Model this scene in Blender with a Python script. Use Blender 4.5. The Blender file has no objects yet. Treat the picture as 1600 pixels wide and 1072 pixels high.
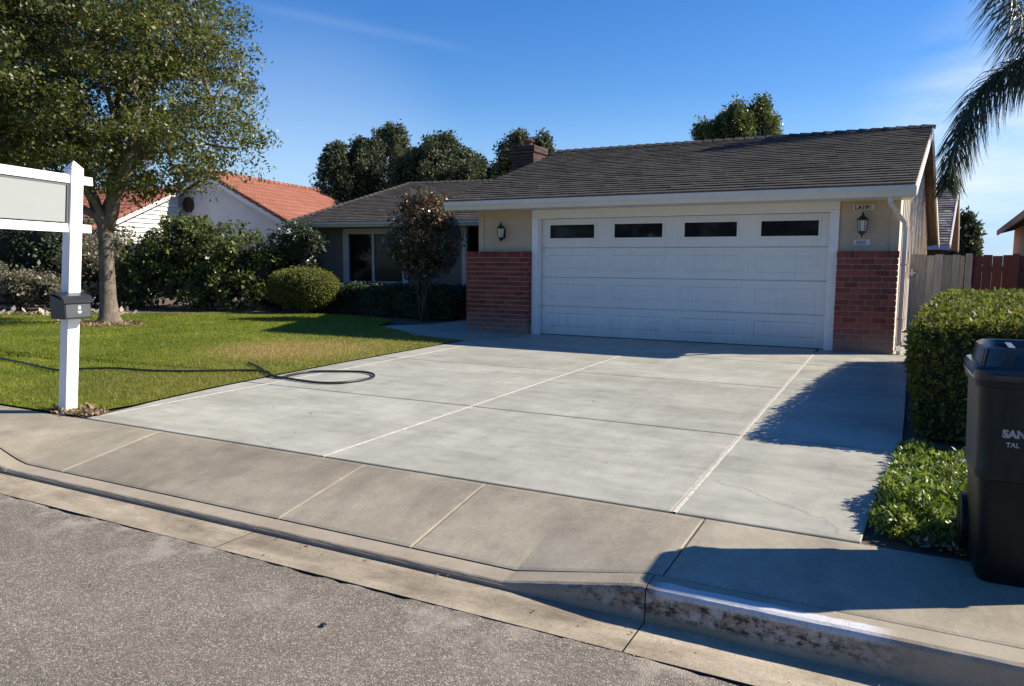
import bpy, math, random
import numpy as np
from mathutils import Vector, Matrix
random.seed(7); rng = np.random.default_rng(11)
R = math.radians
scene = bpy.context.scene

# ------------------------------------------------------------------ camera
yaw, pitch, roll, F = -0.47347, 0.10976, 0.00536, 1155.86
CAM = Vector((5.751, -12.353, 1.330))
cam_d = bpy.data.cameras.new('camera'); cam = bpy.data.objects.new('camera', cam_d)
scene.collection.objects.link(cam); scene.camera = cam
cam_d.sensor_width = 36; cam_d.lens = 36 * F / 1600; cam_d.clip_start = 0.05; cam_d.clip_end = 3000
fw = Vector((math.sin(yaw)*math.cos(pitch), math.cos(yaw)*math.cos(pitch), -math.sin(pitch)))
rt = Vector((math.cos(yaw), -math.sin(yaw), 0)); up = rt.cross(fw)
r2 = math.cos(roll)*rt + math.sin(roll)*up; u2_ = -math.sin(roll)*rt + math.cos(roll)*up
M = Matrix((r2, u2_, -fw)).transposed().to_4x4(); M.translation = CAM
cam.matrix_world = M

# ------------------------------------------------------------------ light
SUN_AZ, SUN_EL = 61.0, 35.0       # azimuth from +Y towards +X
sd = Vector((math.cos(R(SUN_EL))*math.sin(R(SUN_AZ)), math.cos(R(SUN_EL))*math.cos(R(SUN_AZ)), math.sin(R(SUN_EL))))
sun_d = bpy.data.lights.new('sun', 'SUN'); sun = bpy.data.objects.new('sun', sun_d)
scene.collection.objects.link(sun); sun.rotation_euler = sd.to_track_quat('Z', 'Y').to_euler(); sun.location = (20, 10, 20)
sun_d.energy = 5.0; sun_d.angle = R(0.53); sun_d.color = (1.0, 0.91, 0.77)
w = bpy.data.worlds.new('World'); scene.world = w; w.use_nodes = True
nt = w.node_tree; N = nt.nodes; L = nt.links
for n_ in list(N): N.remove(n_)
out = N.new('ShaderNodeOutputWorld'); bg = N.new('ShaderNodeBackground'); bg.inputs[1].default_value = 0.06
sky = N.new('ShaderNodeTexSky'); sky.sky_type = 'NISHITA'; sky.sun_disc = False
sky.sun_elevation = R(SUN_EL); sky.sun_rotation = R(SUN_AZ); sky.altitude = 50; sky.air_density = 1.0; sky.dust_density = 0.15; sky.ozone_density = 3.0
hs = N.new('ShaderNodeHueSaturation'); hs.inputs['Saturation'].default_value = 1.36; hs.inputs['Value'].default_value = 1.48; hs.inputs['Hue'].default_value = 0.512
L.new(sky.outputs[0], hs.inputs['Color'])
tc = N.new('ShaderNodeTexCoord')
mp = N.new('ShaderNodeMapping'); mp.inputs['Scale'].default_value = (2.2, 2.2, 9.0); mp.inputs['Rotation'].default_value = (0.25, 0.1, 0)
no = N.new('ShaderNodeTexNoise'); no.inputs['Scale'].default_value = 1.3; no.inputs['Detail'].default_value = 7; no.inputs['Roughness'].default_value = 0.55
L.new(tc.outputs['Generated'], mp.inputs[0]); L.new(mp.outputs[0], no.inputs[0])
cr = N.new('ShaderNodeValToRGB'); cr.color_ramp.elements[0].position = 0.42; cr.color_ramp.elements[1].position = 0.72
L.new(no.outputs[0], cr.inputs[0])
def cloud_mask(d, r0, r1):
    d = Vector(d).normalized()
    v = N.new('ShaderNodeVectorMath'); v.operation = 'DOT_PRODUCT'; v.inputs[1].default_value = d
    nm = N.new('ShaderNodeVectorMath'); nm.operation = 'NORMALIZE'
    L.new(tc.outputs['Generated'], nm.inputs[0]); L.new(nm.outputs[0], v.inputs[0])
    m = N.new('ShaderNodeMapRange'); m.inputs[1].default_value = math.cos(R(r0)); m.inputs[2].default_value = math.cos(R(r1)); m.interpolation_type = 'SMOOTHSTEP'
    L.new(v.outputs['Value'], m.inputs[0]); return m.outputs[0]
def mth(op, a, b=None, c=None):
    m = N.new('ShaderNodeMath'); m.operation = op; m.use_clamp = False
    for i, x in enumerate((a, b, c)):
        if x is None: continue
        if isinstance(x, (int, float)): m.inputs[i].default_value = x
        else: L.new(x, m.inputs[i])
    return m.outputs[0]
def pxdir(px, py):
    return (r2*(px-800) + u2_*(536-py) + fw*F).normalized()
m1 = cloud_mask(pxdir(1640, 270), 13, 3)
m2 = cloud_mask(pxdir(470, 300), 14, 2)
fac = mth('MULTIPLY', cr.outputs[0], m1); fac = mth('MULTIPLY', fac, 1.1)
f2 = mth('MULTIPLY', m2, 0.14)
fac = mth('ADD', fac, f2)
# thin vapour trail
va = pxdir(380, 5); vb = pxdir(720, 75); nn_ = va.cross(vb).normalized()
vd = N.new('ShaderNodeVectorMath'); vd.operation = 'DOT_PRODUCT'; vd.inputs[1].default_value = nn_
nm_ = N.new('ShaderNodeVectorMath'); nm_.operation = 'NORMALIZE'; L.new(tc.outputs['Generated'], nm_.inputs[0]); L.new(nm_.outputs[0], vd.inputs[0])
ab = mth('ABSOLUTE', vd.outputs['Value'])
tr = N.new('ShaderNodeMapRange'); tr.inputs[1].default_value = 0.010; tr.inputs[2].default_value = 0.0; tr.interpolation_type = 'SMOOTHSTEP'; L.new(ab, tr.inputs[0])
m3 = cloud_mask(pxdir(560, 40), 9, 4)
f3 = mth('MULTIPLY', mth('MULTIPLY', tr.outputs[0], m3), 0.05)
fac = mth('ADD', fac, f3)
fac = mth('MINIMUM', fac, 0.85)
mix = N.new('ShaderNodeMixRGB'); mix.inputs[2].default_value = (8.0, 8.8, 9.8, 1)
sz = N.new('ShaderNodeSeparateXYZ'); L.new(nm_.outputs[0], sz.inputs[0])
hz_ = N.new('ShaderNodeMapRange'); hz_.inputs[1].default_value = 0.22; hz_.inputs[2].default_value = 0.0; hz_.inputs[4].default_value = 0.8; hz_.interpolation_type = 'SMOOTHSTEP'; L.new(sz.outputs[2], hz_.inputs[0])
hm = N.new('ShaderNodeMixRGB'); hm.inputs[2].default_value = (3.4, 5.6, 9.0, 1); L.new(hz_.outputs[0], hm.inputs[0]); L.new(hs.outputs[0], hm.inputs[1])
L.new(fac, mix.inputs[0]); L.new(hm.outputs[0], mix.inputs[1]); L.new(mix.outputs[0], bg.inputs[0]); L.new(bg.outputs[0], out.inputs[0])
scene.view_settings.view_transform = 'Standard'; scene.view_settings.look = 'None'
scene.view_settings.exposure = 0.90; scene.view_settings.gamma = 1.0
try: scene.view_settings.use_curve_mapping = False
except Exception: pass
scene.render.resolution_x = 1024; scene.render.resolution_y = 686

# ------------------------------------------------------------------ helpers
def cam_ray(px, py): return r2*((px-800)/F) + u2_*((536-py)/F) + fw
def onz(px, py, z=0.0):
    d = cam_ray(px, py); return CAM + d*((z-CAM.z)/d.z)
def ony(px, py, y):
    d = cam_ray(px, py); return CAM + d*((y-CAM.y)/d.y)

class MB:
    def __init__(s): s.v = []; s.f = []; s.m = []
    def add(s, vs, fs, mi=0):
        b = len(s.v); s.v += [tuple(v) for v in vs]; s.f += [tuple(i+b for i in f) for f in fs]; s.m += [mi]*len(fs); return s
    def box(s, x0, x1, y0, y1, z0, z1, mi=0):
        vs = [(x0,y0,z0),(x1,y0,z0),(x1,y1,z0),(x0,y1,z0),(x0,y0,z1),(x1,y0,z1),(x1,y1,z1),(x0,y1,z1)]
        return s.add(vs, [(0,3,2,1),(4,5,6,7),(0,1,5,4),(1,2,6,5),(2,3,7,6),(3,0,4,7)], mi)
    def hexa(s, b, t, mi=0):     # bottom ring, top ring (any n)
        n = len(b)
        return s.add(list(b)+list(t), [tuple(range(n-1,-1,-1)), tuple(range(n,2*n))] + [(i,(i+1)%n,(i+1)%n+n,i+n) for i in range(n)], mi)
    def bbox(s, x0, x1, y0, y1, z0, z1, b=0.006, mi=0):   # box with bevelled top/vertical edges
        def ring(i, z): return [(x0+i,y0+i,z),(x1-i,y0+i,z),(x1-i,y1-i,z),(x0+i,y1-i,z)]
        r = [ring(0,z0), ring(0,z1-b), ring(b,z1)]
        vs = sum(r, []); fs = [(3,2,1,0),(8,9,10,11)]
        for k in (0,4):
            for i in range(4): fs.append((k+i, k+(i+1)%4, k+4+(i+1)%4, k+4+i))
        return s.add(vs, fs, mi)
    def beam(s, p, q, wd, ht, mi=0, upv=(0,0,1)):
        p = Vector(p); q = Vector(q); d = (q-p).normalized(); x = d.cross(Vector(upv)).normalized(); y = x.cross(d)
        r = [(-1,-1),(1,-1),(1,1),(-1,1)]
        return s.hexa([p+x*a*wd/2+y*b*ht/2 for a,b in r], [q+x*a*wd/2+y*b*ht/2 for a,b in r], mi)
    def tube(s, pts, rad, seg=8, mi=0, cap=True):
        pts = [Vector(p) for p in pts]; n = len(pts)
        if isinstance(rad, (int, float)): rad = [rad]*n
        vs = []; x = None
        for i, p in enumerate(pts):
            d = (pts[min(i+1,n-1)] - pts[max(i-1,0)]).normalized()
            if x is None: x = d.orthogonal().normalized()
            x = (x - d*x.dot(d)).normalized(); y = d.cross(x)
            for k in range(seg):
                a = 2*math.pi*k/seg; vs.append(p + (x*math.cos(a)+y*math.sin(a))*rad[i])
        fs = [(i*seg+k, i*seg+(k+1)%seg, (i+1)*seg+(k+1)%seg, (i+1)*seg+k) for i in range(n-1) for k in range(seg)]
        if cap: fs += [tuple(range(seg-1,-1,-1)), tuple((n-1)*seg+k for k in range(seg))]
        return s.add(vs, fs, mi)
    def lathe(s, c, prof, seg=16, mi=0):   # prof: (radius, z)
        c = Vector(c); vs = []
        for r_, z in prof:
            for k in range(seg):
                a = 2*math.pi*k/seg; vs.append(c+Vector((r_*math.cos(a), r_*math.sin(a), z)))
        n = len(prof)
        fs = [(i*seg+k, i*seg+(k+1)%seg, (i+1)*seg+(k+1)%seg, (i+1)*seg+k) for i in range(n-1) for k in range(seg)]
        fs += [tuple(range(seg-1,-1,-1)), tuple((n-1)*seg+k for k in range(seg))]
        return s.add(vs, fs, mi)
    def quad(s, a, b, c, d, mi=0): return s.add([a,b,c,d], [(0,1,2,3)], mi)

def finish(o, name, parent, kind, label, cat, group, vmin):
    scene.collection.objects.link(o)
    o.location = vmin
    if parent is not None:
        o.parent = parent
        par = Vector(parent['_w']); o.location = Vector(vmin) - par
    o['_w'] = list(vmin)
    if kind: o['kind'] = kind
    if label: o['label'] = label
    if cat: o['category'] = cat
    if group: o['group'] = group
    return o
def build(name, mb, mats, parent=None, kind=None, label=None, cat=None, group=None, smooth=False, bevel=0):
    V = np.array(mb.v, dtype=float)
    base = np.array([(V[:,0].min()+V[:,0].max())/2, (V[:,1].min()+V[:,1].max())/2, V[:,2].min()])
    me = bpy.data.meshes.new(name); me.from_pydata((V-base).tolist(), [], mb.f)
    if not isinstance(mats, (list, tuple)): mats = [mats]
    for m in mats: me.materials.append(m)
    me.polygons.foreach_set('material_index', mb.m)
    if smooth: me.polygons.foreach_set('use_smooth', [True]*len(me.polygons))
    me.update()
    o = bpy.data.objects.new(name, me)
    finish(o, name, parent, kind, label, cat, group, tuple(base))
    if smooth == 'auto':
        try:
            me.set_sharp_from_angle(angle=R(35))
        except Exception: pass
    if bevel:
        bv = o.modifiers.new('bevel', 'BEVEL'); bv.width = bevel; bv.segments = 2; bv.limit_method = 'ANGLE'; bv.angle_limit = R(40)
    return o
def build_np(name, V, Fq, mat, parent=None, kind=None, label=None, cat=None, group=None, smooth=False, mats=None, mi=None):
    base = np.array([V[:,0].mean(), V[:,1].mean(), V[:,2].min()]); V = V-base
    me = bpy.data.meshes.new(name); k = Fq.shape[1]
    me.vertices.add(len(V)); me.vertices.foreach_set('co', V.astype(np.float32).ravel())
    me.loops.add(Fq.size); me.loops.foreach_set('vertex_index', Fq.astype(np.int32).ravel())
    me.polygons.add(len(Fq)); me.polygons.foreach_set('loop_start', np.arange(0, Fq.size, k, dtype=np.int32))
    me.polygons.foreach_set('loop_total', np.full(len(Fq), k, dtype=np.int32))
    for m in (mats or [mat]): me.materials.append(m)
    if mi is not None: me.polygons.foreach_set('material_index', mi.astype(np.int32))
    if smooth: me.polygons.foreach_set('use_smooth', np.ones(len(Fq), dtype=bool))
    me.update(calc_edges=True); me.validate()
    o = bpy.data.objects.new(name, me)
    return finish(o, name, parent, kind, label, cat, group, tuple(float(b) for b in base))
def empty(name, loc, label, cat, group=None):
    o = bpy.data.objects.new(name, None); o.empty_display_size = 0.3
    return finish(o, name, None, None, label, cat, group, tuple(loc))
def text(name, s, size, loc, xdir, zdir, mat, parent, ext=0.003, bold=0.0):
    cu = bpy.data.curves.new(name, 'FONT'); cu.body = s; cu.size = size; cu.extrude = ext; cu.offset = bold; cu.align_x = 'LEFT'
    t = bpy.data.objects.new(name, cu); scene.collection.objects.link(t)
    dg = bpy.context.evaluated_depsgraph_get(); me = bpy.data.meshes.new_from_object(t.evaluated_get(dg))
    bpy.data.objects.remove(t)
    x = Vector(xdir).normalized(); z = Vector(zdir).normalized(); y = x.cross(z)*-1
    m = Matrix((x, z, x.cross(z))).transposed()
    vs = [m @ v.co + Vector(loc) for v in me.vertices]
    b = MB(); b.add(vs, [tuple(p.vertices) for p in me.polygons])
    return build(name, b, mat, parent)

# ------------------------------------------------------------------ materials
def new_mat(name):
    m = bpy.data.materials.new(name); m.use_nodes = True; t = m.node_tree
    return m, t, t.nodes['Principled BSDF']
def simple(name, col, rough=0.6, metal=0.0, spec=0.5, var=0.0, scale=8.0, bump=0.0, bscale=60.0, stretch=(1,1,1)):
    m, t, b = new_mat(name)
    b.inputs['Base Color'].default_value = (*col, 1); b.inputs['Roughness'].default_value = rough
    b.inputs['Metallic'].default_value = metal; b.inputs['Specular IOR Level'].default_value = spec
    g = t.nodes.new('ShaderNodeNewGeometry')
    mpp = t.nodes.new('ShaderNodeMapping'); mpp.inputs['Scale'].default_value = stretch; t.links.new(g.outputs['Position'], mpp.inputs[0])
    if var:
        n = t.nodes.new('ShaderNodeTexNoise'); n.inputs['Scale'].default_value = scale; n.inputs['Detail'].default_value = 6; n.inputs['Roughness'].default_value = .65
        t.links.new(mpp.outputs[0], n.inputs[0])
        c = t.nodes.new('ShaderNodeValToRGB'); c.color_ramp.elements[0].position = .3; c.color_ramp.elements[1].position = .7
        c.color_ramp.elements[0].color = (*[x*(1-var) for x in col], 1); c.color_ramp.elements[1].color = (*[min(1, x*(1+var)) for x in col], 1)
        t.links.new(n.outputs[0], c.inputs[0]); t.links.new(c.outputs[0], b.inputs['Base Color'])
    if bump:
        n2 = t.nodes.new('ShaderNodeTexNoise'); n2.inputs['Scale'].default_value = bscale; n2.inputs['Detail'].default_value = 5
        t.links.new(mpp.outputs[0], n2.inputs[0])
        bp = t.nodes.new('ShaderNodeBump'); bp.inputs['Strength'].default_value = bump; bp.inputs['Distance'].default_value = .01
        t.links.new(n2.outputs[0], bp.inputs['Height']); t.links.new(bp.outputs[0], b.inputs['Normal'])
    return m
def nz(t, vec, scale, detail=5, rough=.6, stretch=None, loc=None):
    if stretch or loc:
        mp = t.nodes.new('ShaderNodeMapping')
        if stretch: mp.inputs['Scale'].default_value = stretch
        if loc: mp.inputs['Location'].default_value = loc
        t.links.new(vec, mp.inputs[0]); vec = mp.outputs[0]
    n = t.nodes.new('ShaderNodeTexNoise'); n.inputs['Scale'].default_value = scale; n.inputs['Detail'].default_value = detail; n.inputs['Roughness'].default_value = rough
    t.links.new(vec, n.inputs[0]); return n.outputs[0]
def ramp(t, fac, stops):
    c = t.nodes.new('ShaderNodeValToRGB'); e = c.color_ramp.elements
    while len(e) < len(stops): e.new(.5)
    for i, (p, col) in enumerate(stops):
        e[i].position = p; e[i].color = (*col, 1) if not isinstance(col, (int, float)) else (col, col, col, 1)
    t.links.new(fac, c.inputs[0]); return c.outputs[0]
def mixc(t, fac, a, b, mode='MIX'):
    m = t.nodes.new('ShaderNodeMixRGB'); m.blend_type = mode
    for i, x in zip((0, 1, 2), (fac, a, b)):
        if isinstance(x, (int, float)): m.inputs[i].default_value = x
        elif isinstance(x, tuple): m.inputs[i].default_value = (*x, 1)
        else: t.links.new(x, m.inputs[i])
    return m.outputs[0]
def bumpn(t, b, h, strength=.3, dist=.01, prev=None):
    bp = t.nodes.new('ShaderNodeBump'); bp.inputs['Strength'].default_value = strength; bp.inputs['Distance'].default_value = dist
    t.links.new(h, bp.inputs['Height'])
    if prev: t.links.new(prev, bp.inputs['Normal'])
    t.links.new(bp.outputs[0], b.inputs['Normal']); return bp.outputs[0]
def pos(t): return t.nodes.new('ShaderNodeNewGeometry').outputs['Position']
def island(t): return t.nodes.new('ShaderNodeNewGeometry').outputs['Random Per Island']

def concrete(name, c1, c2, c3, streak=(1,1,1), stain=.5, rough=.62, grain=1.0, big=1.1):
    m, t, b = new_mat(name); P = pos(t)
    a = nz(t, P, big, 6, .62, streak); base = ramp(t, a, [(.32, c1), (.5, c2), (.7, c3)])
    s = nz(t, P, 4.5, 8, .7, streak, (3,7,1)); sm = ramp(t, s, [(.35, .82), (.62, 1.06)])
    base = mixc(t, stain, base, sm, 'MULTIPLY')
    g = nz(t, P, 160, 3, .8); gm = ramp(t, g, [(.3, 1-.16*grain), (.7, 1+.14*grain)])
    base = mixc(t, 1.0, base, gm, 'MULTIPLY')
    g2 = nz(t, P, 48, 4, .8, None, (3,3,3)); base = mixc(t, 1.0, base, ramp(t, g2, [(.3, 1-.12*grain), (.7, 1+.10*grain)]), 'MULTIPLY')
    d = nz(t, P, 23, 6, .8, None, (9,2,4)); dm = ramp(t, d, [(.24, .7), (.36, 1.0)])
    base = mixc(t, .5, base, dm, 'MULTIPLY')
    w_ = nz(t, P, 1.6, 7, .75, (2.2,.7,1), (7,3,0)); base = mixc(t, stain*.8, base, ramp(t, w_, [(.36,.78),(.5,1.0),(.66,1.12)]), 'MULTIPLY')
    pt_ = nz(t, P, 62, 3, .9, None, (1,8,2)); base = mixc(t, .55*grain if grain < 1.8 else 1.0, base, ramp(t, pt_, [(.33,.55),(.40,1.0)]), 'MULTIPLY')
    if grain < .8:
        vo = t.nodes.new('ShaderNodeTexVoronoi'); vo.feature = 'DISTANCE_TO_EDGE'; vo.inputs['Scale'].default_value = .33
        wv_ = t.nodes.new('ShaderNodeVectorMath'); wv_.operation = 'MULTIPLY_ADD'; nn2 = t.nodes.new('ShaderNodeTexNoise'); nn2.inputs['Scale'].default_value = 2.5; nn2.inputs['Detail'].default_value = 8; t.links.new(P, nn2.inputs[0])
        t.links.new(nn2.outputs['Color'], wv_.inputs[0]); wv_.inputs[1].default_value = (.55,.55,0); t.links.new(P, wv_.inputs[2]); t.links.new(wv_.outputs[0], vo.inputs[0])
        ck = ramp(t, vo.outputs['Distance'], [(0.0, .72), (.0016, 1.0)]); mk = ramp(t, nz(t, P, .5, 3, .5, None, (11,4,1)), [(.52, 0.0), (.58, .8)])
        base = mixc(t, mk, base, mixc(t, 1.0, base, ck, 'MULTIPLY'))
        sp_o = ramp(t, nz(t, P, 3.2, 4, .6, None, (3.3,9.1,0)), [(.26, .70), (.33, 1.0)]); base = mixc(t, .8, base, sp_o, 'MULTIPLY')
    # per-slab tint
    isl = ramp(t, island(t), [(0, .93), (1, 1.05)])
    base = mixc(t, 1.0, base, isl, 'MULTIPLY')
    t.links.new(base, b.inputs['Base Color'])
    r = ramp(t, s, [(.3, rough-.1), (.7, rough+.12)]); t.links.new(r, b.inputs['Roughness'])
    b.inputs['Specular IOR Level'].default_value = .35
    p1 = bumpn(t, b, g, .22*grain, .004); bumpn(t, b, s, .15, .006, p1)
    return m
M_drive = concrete('driveway_concrete', (.30,.29,.235), (.36,.35,.29), (.42,.41,.35), (.8,1.7,1), .7, .58, .5, 1.0)
M_walk = concrete('sidewalk_concrete', (.235,.203,.148), (.295,.258,.19), (.355,.315,.238), (1,1,1), .8, .62, 1.0, .9)
M_gutter = concrete('gutter_concrete', (.20,.165,.115), (.33,.275,.195), (.43,.365,.27), (1,2.5,1), .9, .7, 1.5, 1.6)
def mat_kerb():
    m, t, b = new_mat('kerb_concrete'); P = pos(t)
    a = nz(t, P, 2.5, 7, .65); base = ramp(t, a, [(.32, (.25,.215,.16)), (.68, (.36,.31,.24))])
    g = nz(t, P, 150, 3, .8); base = mixc(t, 1, base, ramp(t, g, [(.3,.82),(.7,1.15)]), 'MULTIPLY')
    sx = t.nodes.new('ShaderNodeSeparateXYZ'); t.links.new(P, sx.inputs[0])
    # black rubber scuffs on the face between x=4.9 and 5.9
    def mr(v, a0, a1, b0=0.0, b1=1.0):
        q = t.nodes.new('ShaderNodeMapRange'); q.inputs[1].default_value = a0; q.inputs[2].default_value = a1; q.inputs[3].default_value = b0; q.inputs[4].default_value = b1
        t.links.new(v, q.inputs[0]); return q.outputs[0]
    def mul(*a):
        r_ = a[0]
        for x in a[1:]:
            q = t.nodes.new('ShaderNodeMath'); q.operation = 'MULTIPLY'; t.links.new(r_, q.inputs[0]); t.links.new(x, q.inputs[1]); r_ = q.outputs[0]
        return r_
    face = mr(sx.outputs[1], -9.488, -9.494)
    sc = ramp(t, nz(t, P, 22, 8, .75, (1,1,1.6)), [(.47, 0.0), (.56, 1.0)])
    rg = mul(mr(sx.outputs[0], 4.25, 4.95), mr(sx.outputs[0], 5.95, 5.6), mr(sx.outputs[2], -.125, -.10))
    base = mixc(t, mul(face, sc, rg), base, (.06, .055, .05))
    lt = ramp(t, nz(t, P, 14, 8, .7, None, (4,4,4)), [(.5, 0.0), (.6, 1.0)])
    base = mixc(t, mul(face, lt, rg), base, (.42, .40, .37))
    # old white paint along the top edge
    edge = nz(t, P, 9, 6, .7)
    q = t.nodes.new('ShaderNodeMath'); q.operation = 'MULTIPLY_ADD'; t.links.new(edge, q.inputs[0]); q.inputs[1].default_value = .05; t.links.new(sx.outputs[1], q.inputs[2])
    pm = mul(mr(q.outputs[0], -9.398, -9.406), mr(sx.outputs[2], -.035, -.02), mr(sx.outputs[0], 4.92, 4.99), mr(sx.outputs[0], 5.84, 5.74))
    wear = ramp(t, nz(t, P, 60, 5, .8), [(.3, .25), (.5, .95)])
    base = mixc(t, mul(pm, wear), base, (.55, .56, .57))
    t.links.new(base, b.inputs['Base Color']); b.inputs['Roughness'].default_value = .75
    p1 = bumpn(t, b, g, .3, .004); b.inputs['Specular IOR Level'].default_value = .15; bumpn(t, b, sc, .2, .004, p1)
    return m
M_kerb = mat_kerb()
M_joint = simple('joint_dark', (.05,.045,.04), .9)
M_strip = simple('pale_joint_filler', (.46,.435,.38), .85, var=.35, scale=30, bump=.4, bscale=90)
def mat_asphalt():
    m, t, b = new_mat('asphalt'); P = pos(t)
    v = t.nodes.new('ShaderNodeTexVoronoi'); v.inputs['Scale'].default_value = 140; t.links.new(P, v.inputs[0])
    sep = t.nodes.new('ShaderNodeSeparateColor'); t.links.new(v.outputs['Color'], sep.inputs[0])
    st = ramp(t, sep.outputs[0], [(0, (.16,.135,.105)), (.5, (.225,.195,.155)), (.88, (.295,.26,.21)), (1, (.45,.40,.33))])
    edge = ramp(t, v.outputs['Distance'], [(.25, 1.0), (.6, .62)])
    base = mixc(t, 1, st, edge, 'MULTIPLY')
    n1 = nz(t, P, .8, 6, .6); base = mixc(t, 1, base, ramp(t, n1, [(.3,.88),(.7,1.18)]), 'MULTIPLY')
    n2 = nz(t, P, 9, 5, .7); base = mixc(t, .8, base, ramp(t, n2, [(.3,.8),(.7,1.15)]), 'MULTIPLY')
    # sand and dust near the gutter
    sx = t.nodes.new('ShaderNodeSeparateXYZ'); t.links.new(P, sx.inputs[0])
    q = t.nodes.new('ShaderNodeMapRange'); q.inputs[1].default_value = -10.2; q.inputs[2].default_value = -9.8; t.links.new(sx.outputs[1], q.inputs[0])
    dn = ramp(t, nz(t, P, 3.2, 7, .7), [(.5, 0.0), (.62, .8)])
    mm = t.nodes.new('ShaderNodeMath'); mm.operation = 'MULTIPLY'; t.links.new(q.outputs[0], mm.inputs[0]); t.links.new(dn, mm.inputs[1])
    base = mixc(t, mm.outputs[0], base, (.36, .32, .26))
    t.links.new(base, b.inputs['Base Color']); b.inputs['Roughness'].default_value = .8; b.inputs['Specular IOR Level'].default_value = .3
    h = mixc(t, .5, v.outputs['Distance'], nz(t, P, 220, 3, .7))
    inv = t.nodes.new('ShaderNodeMath'); inv.operation = 'SUBTRACT'; inv.inputs[0].default_value = 1; t.links.new(h, inv.inputs[1])
    bumpn(t, b, inv.outputs[0], .8, .006)
    return m
M_asphalt = mat_asphalt()
M_soil = simple('soil', (.10,.075,.055), .95, var=.4, scale=25, bump=.8, bscale=50)
M_white = simple('white_paint', (.80,.79,.76), .45, var=.04, scale=6, bump=.05, bscale=80)
M_post = simple('white_vinyl', (.82,.82,.81), .35, var=.03, scale=9)
M_trim = simple('cream_trim', (.66,.63,.56), .55, var=.06, scale=5)
def mat_stucco(name, col):
    m, t, b = new_mat(name); P = pos(t)
    base = ramp(t, nz(t, P, 1.5, 6, .6), [(.3, tuple(x*.92 for x in col)), (.7, tuple(x*1.05 for x in col))])
    t.links.new(base, b.inputs['Base Color']); b.inputs['Roughness'].default_value = .9; b.inputs['Specular IOR Level'].default_value = .2
    bumpn(t, b, nz(t, P, 90, 4, .7), .5, .006); return m
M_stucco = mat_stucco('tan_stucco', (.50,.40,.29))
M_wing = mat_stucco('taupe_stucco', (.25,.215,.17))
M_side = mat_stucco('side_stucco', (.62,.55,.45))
M_nwhite = mat_stucco('white_stucco', (.72,.71,.69))
def mat_door():
    m, t, b = new_mat('garage_door_paint'); P = pos(t)
    base = ramp(t, nz(t, P, .9, 5, .6), [(.3,(.74,.72,.665)),(.7,(.80,.78,.72))])
    sx = t.nodes.new('ShaderNodeSeparateXYZ'); t.links.new(P, sx.inputs[0])
    n = nz(t, P, 4, 7, .75, (1.5,1,.5)); q = t.nodes.new('ShaderNodeMath'); q.operation = 'MULTIPLY_ADD'; t.links.new(n, q.inputs[0]); q.inputs[1].default_value = -.5; t.links.new(sx.outputs[2], q.inputs[2])
    mr = t.nodes.new('ShaderNodeMapRange'); mr.inputs[1].default_value = .12; mr.inputs[2].default_value = -.28; mr.inputs[4].default_value = .4; t.links.new(q.outputs[0], mr.inputs[0])
    base = mixc(t, mr.outputs[0], base, (.33,.29,.23))
    st = ramp(t, nz(t, P, 3, 6, .7, (9,1,.35)), [(.35,.93),(.6,1.0)]); base = mixc(t, 1, base, st, 'MULTIPLY')
    t.links.new(base, b.inputs['Base Color']); b.inputs['Roughness'].default_value = .45; bumpn(t, b, nz(t, P, 140, 3, .6, (1,1,6)), .1, .003); return m
M_garage = mat_door()
def mat_brick(name, ca, cb, dust):
    m, t, b = new_mat(name); P = pos(t)
    base = ramp(t, island(t), [(0, ca), (.5, tuple((x+y)/2 for x,y in zip(ca,cb))), (1, cb)])
    base = mixc(t, .8, base, ramp(t, nz(t, P, 45, 5, .7), [(.3,.72),(.7,1.15)]), 'MULTIPLY')
    if dust:
        sx = t.nodes.new('ShaderNodeSeparateXYZ'); t.links.new(P, sx.inputs[0])
        n = nz(t, P, 6, 5, .7)
        q = t.nodes.new('ShaderNodeMath'); q.operation = 'MULTIPLY_ADD'; t.links.new(n, q.inputs[0]); q.inputs[1].default_value = -.35; t.links.new(sx.outputs[2], q.inputs[2])
        mr = t.nodes.new('ShaderNodeMapRange'); mr.inputs[1].default_value = .22; mr.inputs[2].default_value = -.12; mr.inputs[4].default_value = .6; t.links.new(q.outputs[0], mr.inputs[0])
        base = mixc(t, mr.outputs[0], base, (.26,.215,.18))
    t.links.new(base, b.inputs['Base Color']); b.inputs['Roughness'].default_value = .8; b.inputs['Specular IOR Level'].default_value = .3
    bumpn(t, b, nz(t, P, 110, 4, .7), .4, .004); return m
M_brick = mat_brick('red_brick', (.145,.034,.026), (.29,.068,.046), True)
M_chim = mat_brick('chimney_brick', (.035,.02,.017), (.10,.05,.038), False)
M_mortar = simple('mortar', (.36,.31,.26), .9, var=.15, scale=20, bump=.4, bscale=120)
def mat_shingle(name, ca, cb, k=1.0):
    m, t, b = new_mat(name); P = pos(t)
    base = ramp(t, island(t), [(0, ca), (.6, tuple((x+y)/2 for x,y in zip(ca,cb))), (1, cb)])
    base = mixc(t, .8, base, ramp(t, nz(t, P, 30, 5, .7), [(.3,.65),(.7,1.25)]), 'MULTIPLY')
    base = mixc(t, .7, base, ramp(t, nz(t, P, 1.3, 5, .6), [(.3,.8),(.7,1.2)]), 'MULTIPLY')
    t.links.new(base, b.inputs['Base Color']); b.inputs['Roughness'].default_value = 1.0; b.inputs['Specular IOR Level'].default_value = .08
    bumpn(t, b, nz(t, P, 130, 4, .8), .6, .006); return m
M_shingle = mat_shingle('grey_shakes', (.062,.057,.052), (.082,.076,.069))
M_shingle2 = mat_shingle('glare_shakes', (.08,.075,.075), (.30,.28,.27))  # random pale shakes put patchy sun glare into the colour
M_tile = mat_shingle('clay_tile', (.22,.088,.06), (.34,.145,.10))
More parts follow.
